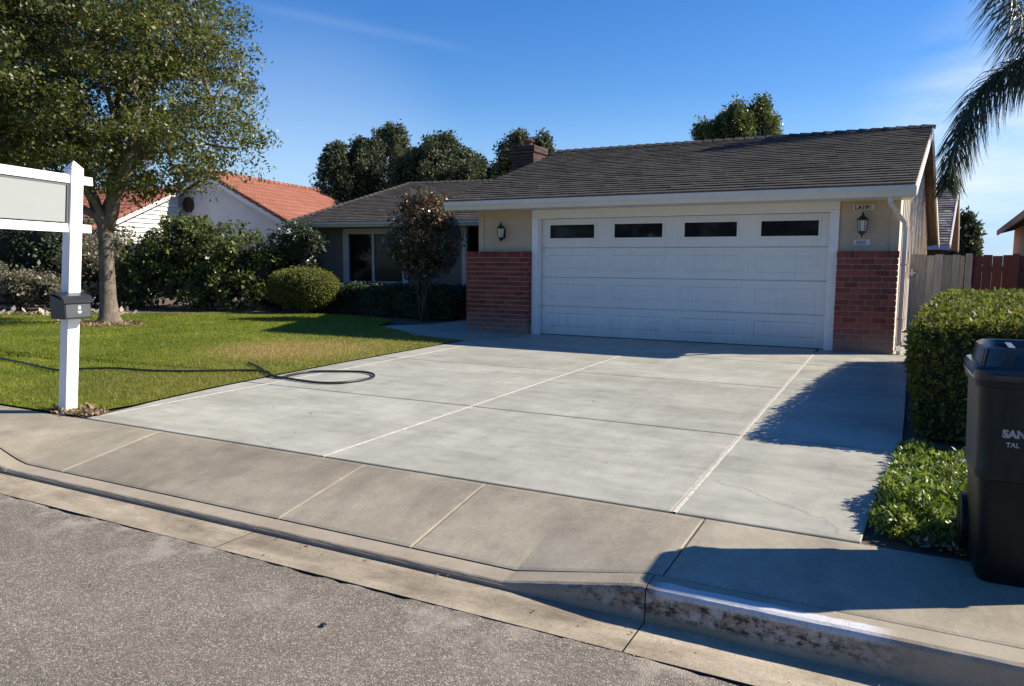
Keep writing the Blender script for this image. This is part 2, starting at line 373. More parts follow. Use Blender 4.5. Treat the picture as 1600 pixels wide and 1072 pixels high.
M_soffit = simple('brown_soffit', (.22,.15,.10), .8, var=.2, scale=4, bump=.2, stretch=(8,1,1))
M_dark = simple('black_metal', (.012,.012,.013), .4, var=.1)
M_shade = simple('shade_black', (.01,.01,.012), .8)
M_glass = simple('dark_glass', (.010,.012,.013), .05, spec=.2)
M_curtain = simple('curtained_glass', (.06,.056,.04), .12, spec=.2, var=.25, scale=3, stretch=(5,5,.3))
M_lampglass = simple('frosted_glass', (.55,.55,.52), .25)
def mat_wood(name, ca, cb):
    m, t, b = new_mat(name); P = pos(t)
    base = ramp(t, island(t), [(0, ca), (1, cb)])
    g = nz(t, P, 5, 7, .7, (7,7,.6)); base = mixc(t, .9, base, ramp(t, g, [(.3,.6),(.7,1.25)]), 'MULTIPLY')
    t.links.new(base, b.inputs['Base Color']); b.inputs['Roughness'].default_value = .85; b.inputs['Specular IOR Level'].default_value = .2
    bumpn(t, b, g, .5, .006); return m
M_gatewood = mat_wood('weathered_wood', (.17,.155,.14), (.30,.275,.25))
M_redwood = mat_wood('redwood', (.07,.028,.022), (.13,.05,.038))
def mat_bark(name, ca, cb):
    m, t, b = new_mat(name); P = pos(t)
    g = nz(t, P, 7, 8, .72, (2.2,2.2,1.0)); t.links.new(ramp(t, g, [(.3, ca), (.6, cb), (.8, tuple(min(1, x*1.3) for x in cb))]), b.inputs['Base Color'])
    b.inputs['Roughness'].default_value = .9; b.inputs['Specular IOR Level'].default_value = .2
    bumpn(t, b, g, .8, .02); return m
M_bark = mat_bark('grey_bark', (.075,.06,.045), (.20,.165,.13))
M_twig = mat_bark('dark_bark', (.05,.035,.025), (.14,.10,.07))
def mat_leaf(name, cols, trans=.35, rough=.42, spec=.5, con=.3):
    m, t, b = new_mat(name); n = len(cols)
    c = ramp(t, island(t), [(i/max(1, n-1), x) for i, x in enumerate(cols)])
    P = pos(t); c = mixc(t, .8, c, ramp(t, nz(t, P, 1.9, 4, .6), [(.32,1-con),(.68,1+con)]), 'MULTIPLY')
    t.links.new(c, b.inputs['Base Color']); b.inputs['Roughness'].default_value = rough; b.inputs['Specular IOR Level'].default_value = spec
    tr = t.nodes.new('ShaderNodeBsdfTranslucent')
    hv = t.nodes.new('ShaderNodeHueSaturation'); hv.inputs['Value'].default_value = 1.5; hv.inputs['Saturation'].default_value = 1.1; t.links.new(c, hv.inputs['Color']); t.links.new(hv.outputs[0], tr.inputs[0])
    mx = t.nodes.new('ShaderNodeMixShader'); mx.inputs[0].default_value = trans
    o = t.nodes['Material Output']; t.links.new(b.outputs[0], mx.inputs[1]); t.links.new(tr.outputs[0], mx.inputs[2]); t.links.new(mx.outputs[0], o.inputs[0])
    return m
L_tree = mat_leaf('tree_leaf', [(.045,.068,.02),(.07,.092,.024),(.11,.135,.03),(.18,.16,.035),(.09,.11,.045)], con=.5)
L_bush = mat_leaf('bush_leaf', [(.045,.06,.016),(.08,.105,.024),(.14,.17,.04),(.06,.075,.03)], .3, .35)
L_dark = mat_leaf('dark_leaf', [(.02,.035,.016),(.035,.055,.022),(.05,.07,.028)], .15)
L_hedge = mat_leaf('hedge_leaf', [(.06,.075,.015),(.11,.125,.025),(.19,.195,.045),(.13,.145,.03)], .3, .5, .18)
L_photinia = mat_leaf('photinia_leaf', [(.06,.085,.03),(.08,.10,.04),(.20,.06,.045),(.12,.14,.07)], .2, .28, .8)
L_pale = mat_leaf('pale_leaf', [(.12,.12,.07),(.22,.19,.13),(.08,.10,.05),(.26,.20,.15)], .25)
L_conifer = mat_leaf('conifer_leaf', [(.028,.042,.018),(.05,.068,.026),(.10,.11,.04)], .2, .6, con=.45)
L_cover = mat_leaf('ground_cover_leaf', [(.045,.08,.015),(.10,.15,.022),(.17,.22,.035),(.26,.30,.07)], .35, .4)
L_palm = mat_leaf('palm_leaf', [(.04,.055,.03),(.075,.095,.05)], .2, .4)
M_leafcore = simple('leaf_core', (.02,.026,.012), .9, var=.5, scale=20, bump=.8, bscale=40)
def mat_grass(name, blade):
    m, t, b = new_mat(name); P = pos(t)
    n1 = nz(t, P, .8, 6, .65); n2 = nz(t, P, 7, 5, .7)
    g = ramp(t, n1, [(.3,(.105,.14,.015)),(.5,(.155,.185,.02)),(.7,(.225,.235,.032))])
    g = mixc(t, .7, g, ramp(t, n2, [(.3,.7),(.7,1.3)]), 'MULTIPLY')
    if blade: g = mixc(t, 1, g, ramp(t, island(t), [(0,.72),(1,1.35)]), 'MULTIPLY')
    # worn straw-coloured patch
    def patch(c, rx, ry, s0, s1, amt):
        mp = t.nodes.new('ShaderNodeMapping'); mp.vector_type = 'TEXTURE'; mp.inputs['Location'].default_value = (*c, 0); mp.inputs['Scale'].default_value = (rx, ry, 1e3)
        t.links.new(P, mp.inputs[0]); ln = t.nodes.new('ShaderNodeVectorMath'); ln.operation = 'LENGTH'; t.links.new(mp.outputs[0], ln.inputs[0])
        a = t.nodes.new('ShaderNodeMath'); a.operation = 'MULTIPLY_ADD'; t.links.new(n2, a.inputs[0]); a.inputs[1].default_value = 1.0; t.links.new(ln.outputs['Value'], a.inputs[2])
        mr = t.nodes.new('ShaderNodeMapRange'); mr.inputs[1].default_value = s0; mr.inputs[2].default_value = s1; mr.inputs[3].default_value = amt; mr.inputs[4].default_value = 0.0
        t.links.new(a.outputs[0], mr.inputs[0]); return mr.outputs[0]
    g = mixc(t, patch((-2.1,-4.1), 1.35, 1.35, 1.05, 1.6, .95), g, (.34,.26,.10))
    g = mixc(t, patch((-1.2,-3.2), 2.6, 3.2, .9, 1.7, .4), g, (.28,.23,.08))
    g = mixc(t, patch((-1.2,-7.0), 1.6, 1.4, .9, 1.6, .45), g, (.22,.19,.06))
    g = mixc(t, patch((-8.5,-2.6), 1.1, .9, 1.0, 1.4, .9), g, (.15,.10,.065))
    t.links.new(g, b.inputs['Base Color']); b.inputs['Roughness'].default_value = .5; b.inputs['Specular IOR Level'].default_value = .25
    if blade:
        tr = t.nodes.new('ShaderNodeBsdfTranslucent'); t.links.new(mixc(t, 1, g, (1.6,1.6,1.2), 'MULTIPLY'), tr.inputs[0])
        mx = t.nodes.new('ShaderNodeMixShader'); mx.inputs[0].default_value = .4
        o = t.nodes['Material Output']; t.links.new(b.outputs[0], mx.inputs[1]); t.links.new(tr.outputs[0], mx.inputs[2]); t.links.new(mx.outputs[0], o.inputs[0])
    else: bumpn(t, b, nz(t, P, 60, 4, .8), .9, .02)
    return m
M_lawn = mat_grass('lawn_turf', False); M_blade = mat_grass('grass_blade', True)
M_litter = simple('leaf_litter', (.26,.17,.10), .9, var=.4, scale=40)
M_stone = simple('pale_stone', (.55,.50,.44), .85, var=.2, scale=20, bump=.4)

# ------------------------------------------------------------------ ground, road, kerb, sidewalk, driveway
g = MB(); g.quad((-600,-600,-.32),(600,-600,-.32),(600,900,-.32),(-600,900,-.32)); build('ground', g, M_soil, kind='structure')
YG = -9.80                                    # outer edge of the gutter
# road with a slight crown and a ragged edge
xs = np.concatenate([np.linspace(-60,-6,30), np.linspace(-5.9,9,300), np.linspace(9.2,60,20)])
b = MB(); rows = [(YG, -.142), (-10.4, -.135), (-12.5, -.10), (-15, -.08), (-22, -.14)]
for x in xs:
    for k, (y, z) in enumerate(rows):
        j = (random.random()-.5)*.02+.008*math.sin(x*3.1) if k == 0 else 0
        b.v.append((x, y+j, z))
nr = len(rows)
for i in range(len(xs)-1):
    for k in range(nr-1): b.f.append((i*nr+k, i*nr+k+1, (i+1)*nr+k+1, (i+1)*nr+k)); b.m.append(0)
build('road', b, M_asphalt, kind='structure')
b = MB()   # gutter slabs (dish), joints at x
GJ = [-60,-20,-9,-2.5,.35,2.72,4.915,7.4,14,60]
def gz(x, y):   # y from -9.5 (foot of kerb) to -9.8
    t = (-9.5-y)/.32; return -.149 + .009*t
for x0, x1 in zip(GJ[:-1], GJ[1:]):
    nx = max(2, int((x1-x0)/.4)); gg = .003
    ys = [-9.49, -9.52, -9.65, -9.79]
    vs = [(x0+gg+(x1-x0-2*gg)*i/nx, y, gz(0, y)) for i in range(nx+1) for y in ys]; k = len(ys)
    fs = [(i*k+j, i*k+j+1, (i+1)*k+j+1, (i+1)*k+j) for i in range(nx) for j in range(k-1)]
    b.add(vs, fs)
b.quad((-60,-9.80,-.175),(60,-9.80,-.175),(60,-9.4,-.175),(-60,-9.4,-.175), 1)
b.quad((-60,-9.795,-.175),(60,-9.795,-.175),(60,-9.79,-.14),(-60,-9.79,-.14), 1)
build('gutter', b, [M_gutter, M_joint], kind='structure')

def apron(x, y):
    def sm(t): t = max(0, min(1, t)); return t*t*(3-2*t)
    a = sm((x+.2)/.6) * (1-max(0, min(1, (x-4.24)/.64))) if x < 4.9 else 0
    t = (-8.62-y)/.74
    if t <= 0: return 0.0
    t2 = min(1, t); return -.116*a*t2 - (.004*a if t > 1 else 0)
# kerb
b = MB(); KJ = [-60,-20,-9,-2.5,.35,2.72,4.915,7.4,14,60]
for x0, x1 in zip(KJ[:-1], KJ[1:]):
    gg = .003; n = max(2, int(min(80, (x1-x0)/.06))); k = 6; vs = []
    for i in range(n+1):
        x = x0+gg+(x1-x0-2*gg)*i/n; zt = apron(x, -9.40); j = (random.random()-.5)*.004; h = zt+.16
        r_ = min(.02, h*.3)
        vs += [(x,-9.368,zt), (x,-9.50+r_,zt+.001), (x,-9.50+r_*.3+j,zt-r_*.3), (x,-9.503+j,zt-r_), (x,-9.508,-.13+.0), (x,-9.51,-.17)]
    fs = [(i*k+j, i*k+j+1, (i+1)*k+j+1, (i+1)*k+j) for i in range(n) for j in range(k-1)]
    fs += [tuple(range(k)), tuple(n*k+q for q in range(k-1,-1,-1))]
    b.add(vs, fs)
build('kerb', b, M_kerb, kind='structure')
# sidewalk slabs
b = MB(); SJ = [-60,-40,-20,-12,-8,-5,-3,-1.25,1.0,2.745,3.645,4.93,5.02,7.4,9.5,14,30,60]
SJ = [-60,-40,-20,-12,-8,-5,-3,-1.25,.75,2.745,3.645,4.945,7.4,9.5,14,30,60]
for x0, x1 in zip(SJ[:-1], SJ[1:]):
    gg = .004; nx = max(2, int(min(60, (x1-x0)/.05))); ys = [-9.354] + list(np.linspace(-9.335,-8.6,12)) + [-8.555]
    k = len(ys)
    X = [x0+gg, x0+gg+.008] + [x0+gg+.008+(x1-x0-2*gg-.016)*i/nx for i in range(1,nx)] + [x1-gg-.008, x1-gg]
    vs = []
    for i, x in enumerate(X):
        for j, y in enumerate(ys):
            z = apron(x, y) - (.004 if i in (0, len(X)-1) or j in (0, k-1) else 0); vs.append((x, y, z))
    m_ = len(X); base = len(vs)
    vs += [(X[0],ys[0],-.2),(X[-1],ys[0],-.2),(X[-1],ys[-1],-.2),(X[0],ys[-1],-.2)]
    fs = [(i*k+j, (i+1)*k+j, (i+1)*k+j+1, i*k+j+1) for i in range(m_-1) for j in range(k-1)]
    fs += [tuple([base, base+1] + [i*k for i in range(m_-1,-1,-1)]), tuple([base+2, base+3] + [i*k+k-1 for i in range(m_)]),
           tuple([base+3, base] + list(range(k))), tuple([base+1, base+2] + [(m_-1)*k+j for j in range(k-1,-1,-1)])]
    b.add(vs, fs)
b.quad((-60,-9.372,-.19),(60,-9.37,-.19),(60,-8.5,-.19),(-60,-8.5,-.19), 1)
# dark packing just under the joints so they read as shallow grooves
for x in SJ[1:-1]:
    if -6 < x < 8:
        vs = []
        for y in np.linspace(-9.355,-8.56,14):
            z = apron(x, y)-.014; vs += [(x-.008,y,z),(x+.008,y,z)]
        b.add(vs, [(2*i, 2*i+1, 2*i+3, 2*i+2) for i in range(13)], 1)
build('sidewalk', b, [M_walk, M_joint], kind='structure')

# driveway
def right_edge(y): return float(np.interp(y, [-8.545,-7.5,-6.16,-3.1,.2], [5.68,5.755,5.885,5.955,6.0]))
left_pts = [(-8.545,-.20),(-8.0,-.35),(-7.0,-.50),(-6.0,-.56),(-5.0,-.60),(-2.5,-.62),(-1.5,-.60),(0.2,-.60)]
def left_edge(y): return float(np.interp(y, [p[0] for p in left_pts], [p[1] for p in left_pts]))
YJ = [-8.545,-6.535,-4.07,-1.95,0.16]; XJ = [-.22,2.35,4.77]
b = MB()
for y0, y1 in zip(YJ[:-1], YJ[1:]):
    for c in range(4):
        gg = .012; yy = [y0+gg, y0+gg+.006] + list(np.linspace(y0+.3, y1-.3, 4)) + [y1-gg-.006, y1-gg]
        Lx = [left_edge(y) if c == 0 else XJ[c-1]+.007 for y in yy]; Rx = [XJ[c]-.007 if c < 3 else right_edge(y) for y in yy]
        if c == 3: Lx = [x+.012 for x in Lx]
        if c == 2: Rx = [x-.005 for x in Rx]
        vs = []; bw = .005
        for i, y in enumerate(yy):
            e = -.004 if i in (0, 7) else 0
            vs += [(Lx[i], y, -.2), (Lx[i], y, -.003), (Lx[i]+bw, y, e), (Rx[i]-bw, y, e), (Rx[i], y, -.003), (Rx[i], y, -.2)]
        fs = [(i*6+j, i*6+j+1, (i+1)*6+j+1, (i+1)*6+j)[::-1] for i in range(7) for j in range(5)]
        fs += [(0,1,2,3,4,5), tuple(42+q for q in (5,4,3,2,1,0))]
        b.add(vs, fs)
b.quad((-.55,-8.54,-.018),(5.6,-8.54,-.018),(5.9,.1,-.018),(-.58,.1,-.018), 1)
for x, hw in zip(XJ, (.005,.005,.011)):
    n = 60; vs = []
    for i in range(n+1):
        y = -8.54 + 7.05*i/n if x < 4 else -8.54+8.1*i/n
        if x < 0: y = -8.5+6.9*i/n
        z = .0015+random.random()*.002; j = (random.random()-.5)*.003
        c_ = x + (.006 if x > 4 else 0)
        vs += [(c_-hw+j,y,-.01),(c_-hw+j,y,z),(c_+hw+j,y,z),(c_+hw+j,y,-.01)]
    b.add(vs, [(i*4+q, i*4+4+q, i*4+5+q, i*4+1+q) for i in range(n) for q in range(3)], 2)
build('driveway', b, [M_drive, M_joint, M_strip], kind='structure')
# front walk to the entry
b = MB()
for poly in ([(-.605,-1.62),(-.605,.0),(-1.42,.0),(-1.9,-.2),(-2.85,-.6),(-1.85,-1.35),(-1.0,-1.62)], [(-1.45,.02),(-1.3,.4),(-1.3,5),(-2.9,5),(-2.9,.8),(-3.6,-.2),(-2.87,-.58),(-1.92,-.18)]):
    b.hexa([(x,y,-.2) for x,y in poly][::-1], [(x,y,.0) for x,y in poly][::-1])
build('front_walk', b, M_drive, kind='structure')
# side path between garage and gate
b = MB(); b.hexa([(5.82,.17,-.2),(6.3,.17,-.2),(6.6,6,-.2),(6.0,6,-.2)], [(5.82,.17,-.006),(6.3,.17,-.006),(6.6,6,-.006),(6.0,6,-.006)])
build('side_path', b, M_drive, kind='structure')

# lawn
far = [(-60,-14),(-24,-7.6),(-15,-3.3),(-13,-1.7),(-11.2,-.6),(-9.8,.35),(-8,1.25),(-6.5,1.85),(-5,1.7),(-4.0,.9),(-3.62,-.15)]
b = MB(); near = [(-2.86,-.62),(-1.86,-1.37),(-1.0,-1.645),(-.64,-1.645)] + [(left_edge(y)-.02, y) for y in (-2.5,-4,-5,-6,-7,-8)] + [(-.42,-8.535),(-60,-8.535)]
poly = far + near
b.add([(x,y,.008) for x,y in poly], [tuple(range(len(poly)-1,-1,-1))]); build('lawn', b, M_lawn, kind='structure')
b = MB(); b.quad((-90,-8.54,-.03),(5.9,-8.54,-.03),(5.9,-.5,-.03),(-90,-.5,-.03)); b.quad((-90,-.5,-.03),(90,-.5,-.03),(90,90,-.03),(-90,90,-.03))
b.quad((5.6,-8.54,-.022),(60,-8.54,-.022),(60,-.5,-.022),(5.6,-.5,-.022))
build('planting_bed', b, M_soil, kind='structure')

from math import pi
def in_poly(x, y, P):
    c = np.zeros(x.shape, bool); n = len(P)
    for i in range(n):
        x0, y0 = P[i]; x1, y1 = P[(i+1)%n]
        if y0 == y1: continue
        t = ((y0 > y) != (y1 > y)) & (x < (x1-x0)*(y-y0)/(y1-y0)+x0); c ^= t
    return c
def grass(name, n, sampler, hmin, hmax, wd, mat, **kw):
    x, y = sampler(n); n = len(x)
    a = rng.uniform(0, 2*pi, n); h = rng.uniform(hmin, hmax, n); d = np.hypot(x-CAM.x, y-CAM.y); ww = wd*(.6+d/12)
    lean = rng.normal(0, .45, (n,2))*h[:,None]
    V = np.empty((n,3,3)); z0 = kw.pop('z0', .005)
    V[:,0] = np.c_[x-np.cos(a)*ww, y-np.sin(a)*ww, np.full(n, z0)]; V[:,1] = np.c_[x+np.cos(a)*ww, y+np.sin(a)*ww, np.full(n, z0)]
    V[:,2] = np.c_[x+lean[:,0], y+lean[:,1], z0+h]
    return build_np(name, V.reshape(-1,3), np.arange(3*n).reshape(-1,3), mat, **kw)
def lawn_s(n):
    d = CAM.xy; r = rng.uniform(0, 1, n*6)
    rr = 6.4 + 18*r**1.4; th = rng.uniform(R(100), R(178), n*6)
    x = CAM.x+rr*np.cos(th); y = CAM.y+rr*np.sin(th); k = in_poly(x, y, [(p[0], p[1]) for p in poly]); return x[k][:n], y[k][:n]
grass('grass', 230000, lawn_s, .018, .045, .0028, M_blade, kind='stuff', label='short green lawn grass beside the driveway', cat='grass')

# ------------------------------------------------------------------ foliage generators
def leaf_mesh(P, size, aspect=.5, up=.3, ndir=None, spread=1.0):
    n = len(P); D = rng.normal(0, 1, (n,3))
    if ndir is not None: D = D*spread + ndir
    D /= np.linalg.norm(D, axis=1)[:,None]+1e-9
    Nn = rng.normal(0, 1, (n,3)); Nn[:,2] += up*2
    W = np.cross(D, Nn); W /= np.linalg.norm(W, axis=1)[:,None]+1e-9
    s = (size*np.clip(rng.lognormal(-.05,.38,n),.35,2.0))[:,None]
    V = np.empty((n,4,3)); V[:,0] = P; V[:,1] = P+D*s*.45+W*s*aspect*.5; V[:,2] = P+D*s; V[:,3] = P+D*s*.45-W*s*aspect*.5
    return V.reshape(-1,3), np.arange(4*n).reshape(-1,4)
def sph(n):
    v = rng.normal(0,1,(n,3)); return v/np.linalg.norm(v,axis=1)[:,None]
def clumps(ells, nc, shell=.55):
    """clump centres spread through a union of ellipsoids (cx,cy,cz,rx,ry,rz)"""
    vol = np.array([e[3]*e[4]*e[5] for e in ells]); vol = vol/vol.sum(); C = []
    for e, f in zip(ells, vol):
        k = max(1, int(nc*f)); r_ = rng.uniform(shell**3, 1, k)**(1/3); C.append(np.array(e[:3])+sph(k)*r_[:,None]*np.array(e[3:]))
    return np.concatenate(C)
def crown(C, per, cr, size, aspect=.5, up=.3, zs=.7, zmin=.03, droop=None):
    n = len(C); c = np.repeat(C, per, axis=0); rr = np.repeat(cr*rng.uniform(.6,1.4,n), per)
    off = sph(n*per)*(rng.uniform(0,1,n*per)**.45*rr)[:,None]; off[:,2] *= zs
    P = c+off
    if droop is not None: P[:,2] -= droop*np.hypot(off[:,0], off[:,1])
    P = P[P[:,2] > zmin]
    return leaf_mesh(P, size, aspect, up)
def branch_path(p, q, n=6, bow=.15, jit=.06):
    p = Vector(p); q = Vector(q); L_ = (q-p).length; pts = []
    for i in range(n+1):
        t = i/n; v = p.lerp(q, t); v.z += bow*L_*math.sin(pi*t)*.5
        if 0 < i < n: v += Vector((random.gauss(0,jit), random.gauss(0,jit), random.gauss(0,jit*.6)))*L_*.4
        pts.append(v)
    return pts
def tree(name, base, trunk_pts, trunk_r, limbs, C, per, cr, size, leaf, bark, label, cat='tree', group=None, aspect=.5, up=.3, zs=.7, twig_r=.02, extra_twigs=60, droop=None, seg=12):
    root = empty(name, base, label, cat, group)
    b = MB(); b.tube(trunk_pts, trunk_r, seg)
    tips = []
    for (p, q, r0, r1) in limbs:
        pts = branch_path(p, q); n = len(pts); b.tube(pts, [r0+(r1-r0)*i/(n-1) for i in range(n)], 8); tips += [(pt, r0+(r1-r0)*i/(n-1)) for i, pt in enumerate(pts[2:], 2)]
    if not tips: tips = [(Vector(trunk_pts[-1]), trunk_r[-1])]
    idx = rng.permutation(len(C))[:extra_twigs]
    for i in idx:
        c = Vector(C[i]); t = min(tips, key=lambda k: (k[0]-c).length); pts = branch_path(t[0], c, 5, .1, .07); r0 = min(t[1]*.5, twig_r)
        b.tube(pts, [r0*(1-.75*j/5) for j in range(6)], 5)
    build('trunk', b, bark, root, smooth=True)
    V, Fq = crown(C, per, cr, size, aspect, up, zs, droop=droop); build_np('crown', V, Fq, leaf, root)
    return root

# ------------------------------------------------------------------ main front-yard tree
TB = Vector((-8.80,-2.45,0)); ar = (.89,.46)      # image-right direction on the ground
def tp(dx, z, dy=0):
    return Vector((TB.x+dx*ar[0]-dy*ar[1], TB.y+dx*ar[1]+dy*ar[0], z))
ells = [(*tp(.2,4.8), 3.0,3.1,2.2), (*tp(-2.2,5.2), 3.6,3.4,2.7), (*tp(-4.6,4.7), 3.2,3.0,2.2), (*tp(.6,6.3), 2.4,2.5,1.6), (*tp(2.0,3.8), 1.5,1.3,.8), (*tp(2.6,3.1,-.3), .9,.7,.4), (*tp(1.5,2.85,-.4), 1.0,.8,.35), (*tp(-1.3,2.8,-.3), 1.1,.9,.4), (*tp(.4,2.95,.5), 1.0,.7,.3), (*tp(-5.6,3.3,-.5),1.8,1.8,.9), (*tp(-1.5,3.5), 2.4,2.4,.6), (*tp(-1.5,7.1), 3.2,2.8,1.2)]
C = clumps(ells, 1300, .3)
C = C[(C[:,2] > 2.45) & ~((np.hypot(C[:,0]-TB.x, C[:,1]-TB.y) < .6) & (C[:,2] < 3.1))]
limbs = []
fork = tp(.03,1.95)
for dx, dz, dy, r0 in ((.75,3.5,-.2,.15),(-.75,3.4,.3,.13),(-1.1,3.0,-.5,.09),(.1,3.6,.5,.12),(-.3,3.3,-.6,.08)):
    e = tp(dx, dz, dy); limbs.append((fork, e, r0, r0*.7))
    for k in range(3):
        e2 = e + Vector(((dx*1.0+random.uniform(-1,1))*ar[0], (dx*.6+random.uniform(-1.2,1.2)), random.uniform(.8,1.8)))*1.1
        limbs.append((e, e2, r0*.55, r0*.3))
        for q in range(2):
            e3 = e2+Vector((random.uniform(-1.3,1.3)+dx*.6, random.uniform(-1.2,1.2), random.uniform(.2,1.3))); limbs.append((e2, e3, r0*.3, r0*.12))
limbs.append((tp(.6,3.3), tp(2.9,3.55,-.3), .05, .02)); limbs.append((tp(-.9,3.2), tp(-3.5,3.5,-.3), .06, .02))
tree('shade_tree', TB, [tp(0,-.05),tp(0,.04),tp(0,.15),tp(.0,.5),tp(.01,1.1),tp(.01,1.6),tp(.02,2.0),tp(.03,2.25)], [.30,.26,.20,.16,.142,.138,.15,.11], limbs, C, 215, .47, .070, L_tree, M_bark,
     'large leafy shade tree with grey trunk on the lawn', extra_twigs=160, up=.1, zs=.6, aspect=.48, twig_r=.018, seg=20)
# bark litter round the trunk
def chips(name, cx, cy, rx, ry, n, mat, size, label, kind='stuff', cat='litter', z=.02):
    a = rng.uniform(0,2*pi,n); r_ = np.sqrt(rng.uniform(0,1,n)); P = np.c_[cx+rx*r_*np.cos(a), cy+ry*r_*np.sin(a), rng.uniform(z*.6,z*1.6,n)]
    V, Fq = leaf_mesh(P, size, .6, 1.5); V[:,2] = np.maximum(V[:,2], .012); return build_np(name, V, Fq, mat, kind=kind, label=label, cat=cat)
chips('bark_litter', -8.75,-2.75,1.2,.55,900, M_litter, .05, 'brown fallen bark and leaves around the tree trunk')
chips('leaf_litter', -.50,-8.42,.30,.16,500, M_litter, .035, 'dry brown leaves around the sign post foot')

# ------------------------------------------------------------------ bushes
def bush(name, ells, nc, per, cr, size, leaf, label, cat='bush', group=None, aspect=.55, stem=None, core=.62, shell=.6, up=.3, cc=M_leafcore, sticks=10):
    cx = sum(e[0] for e in ells)/len(ells); cy = sum(e[1] for e in ells)/len(ells)
    root = empty(name, (cx, cy, 0), label, cat, group)
    C = clumps(ells, nc, shell); V, Fq = crown(C, per, cr, size, aspect, up)
    build_np('foliage', V, Fq, leaf, root)
    b = MB()
    for i in range(sticks):
        e = random.choice(ells); t = Vector(C[random.randrange(len(C))]); p = Vector((e[0]+random.uniform(-.12,.12), e[1]+random.uniform(-.12,.12), -.02))
        b.tube(branch_path(p, t, 5, .05, .06), [.022*(1-.14*j) for j in range(6)], 5)
    build('stem', b, M_twig, root, smooth=True)
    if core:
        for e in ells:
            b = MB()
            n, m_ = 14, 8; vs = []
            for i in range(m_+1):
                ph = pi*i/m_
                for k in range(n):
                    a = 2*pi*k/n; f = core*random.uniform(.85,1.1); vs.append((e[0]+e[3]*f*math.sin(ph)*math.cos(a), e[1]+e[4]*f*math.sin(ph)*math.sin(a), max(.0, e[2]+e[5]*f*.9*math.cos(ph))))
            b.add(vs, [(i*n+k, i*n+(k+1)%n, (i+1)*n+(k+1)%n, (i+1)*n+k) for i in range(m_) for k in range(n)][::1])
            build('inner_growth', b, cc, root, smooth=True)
    return root
def E(px, py, y, rx, ry, rz): p = ony(px, py, y); return (p.x, p.y, p.z, rx, ry, rz)
bush('tall_shrub', [E(290,400,2.4,1.5,1.0,1.15), E(365,405,2.4,1.3,.9,.95), E(240,420,2.0,1.1,.9,.95), E(330,455,2.0,1.8,.8,.6), E(410,430,2.4,.6,.6,.7), E(208,458,1.4,.8,.6,.55), E(300,372,2.6,.9,.7,.6)], 400, 60, .30, .10, L_bush, 'big loose green shrub in front of the white gable wall', core=.6)
bush('dark_shrub', [E(464,388,3.0,.85,.6,.75), E(430,450,3.0,.8,.6,.9)], 220, 60, .22, .07, L_dark, 'dark rounded shrub between tall shrub and grey house corner')
bush('pale_shrub', [E(135,420,1.0,.9,.7,.95), E(210,400,3.0,.7,.6,.8)], 90, 45, .30, .085, L_pale, 'pinkish brown shrub directly behind the tree trunk', core=.55)
bush('pale_leaf_shrub', [E(30,445,-.6,1.2,.6,.5), E(85,455,-.4,.7,.5,.45)], 110, 45, .25, .085, L_pale, 'low pale leafed shrub at the left edge of the lawn', core=.55)
for i, (px, py, y, rx, rz, lb) in enumerate([(15,385,1.0,1.8,1.25,'leftmost tall dark evergreen shrub below the sign board'), (95,385,1.6,1.4,1.2,'tall dark evergreen shrub right behind the white post'), (150,400,2.6,1.2,1.1,'dark evergreen shrub behind the tree trunk'), (-90,380,.2,1.8,1.5,'dark evergreen shrub cut by the left frame edge')]):
    e = E(px, py, y, rx, 1.2, rz); bush('evergreen_shrub', [e, (e[0], e[1], .7, rx, 1.1, .8)], 150, 45, .4, .10, L_dark, lb, group='dark evergreen shrubs along the left boundary', core=.75)
# topiary (cloud pruned) with trunk
def shell_leaves(ell, n, size, leaf, root, aspect=.6, jit=.03, power=2.0):
    cx, cy, cz, rx, ry, rz = ell; d = sph(n)
    k = (np.abs(d)**power).sum(axis=1)**(-1/power); P = d*k[:,None]*np.array([rx,ry,rz])+np.array([cx,cy,cz])
    P += rng.normal(0, jit, P.shape); V, Fq = leaf_mesh(P, size, aspect, .9, ndir=d*.5, spread=.9); return V, Fq
e = E(474,450,2.0,.90,.65,.46); root = empty('topiary_bush', (e[0], e[1], 0), 'clipped rounded topiary bush with sunlit top beside the lawn', 'bush')
V, Fq = shell_leaves(e, 16000, .042, L_hedge, root, power=2.6); build_np('foliage', V, Fq, L_hedge, root)
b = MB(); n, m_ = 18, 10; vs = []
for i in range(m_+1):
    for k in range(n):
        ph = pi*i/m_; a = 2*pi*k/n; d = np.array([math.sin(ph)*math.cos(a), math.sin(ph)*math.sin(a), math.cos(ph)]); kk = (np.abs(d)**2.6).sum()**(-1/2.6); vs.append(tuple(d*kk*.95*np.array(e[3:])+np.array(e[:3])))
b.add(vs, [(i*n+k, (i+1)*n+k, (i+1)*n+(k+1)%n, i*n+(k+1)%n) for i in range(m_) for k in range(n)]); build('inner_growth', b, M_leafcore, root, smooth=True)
b = MB()
for q in range(4): b.tube(branch_path((e[0]+.1+random.uniform(-.05,.05), e[1]+random.uniform(-.05,.05), -.02), (e[0]+random.uniform(-.5,.5), e[1]+random.uniform(-.2,.2), e[2]-.2), 5, .1, .05), [.04,.035,.03,.025,.02,.015], 7)
build('trunk', b, M_bark, root, smooth=True)

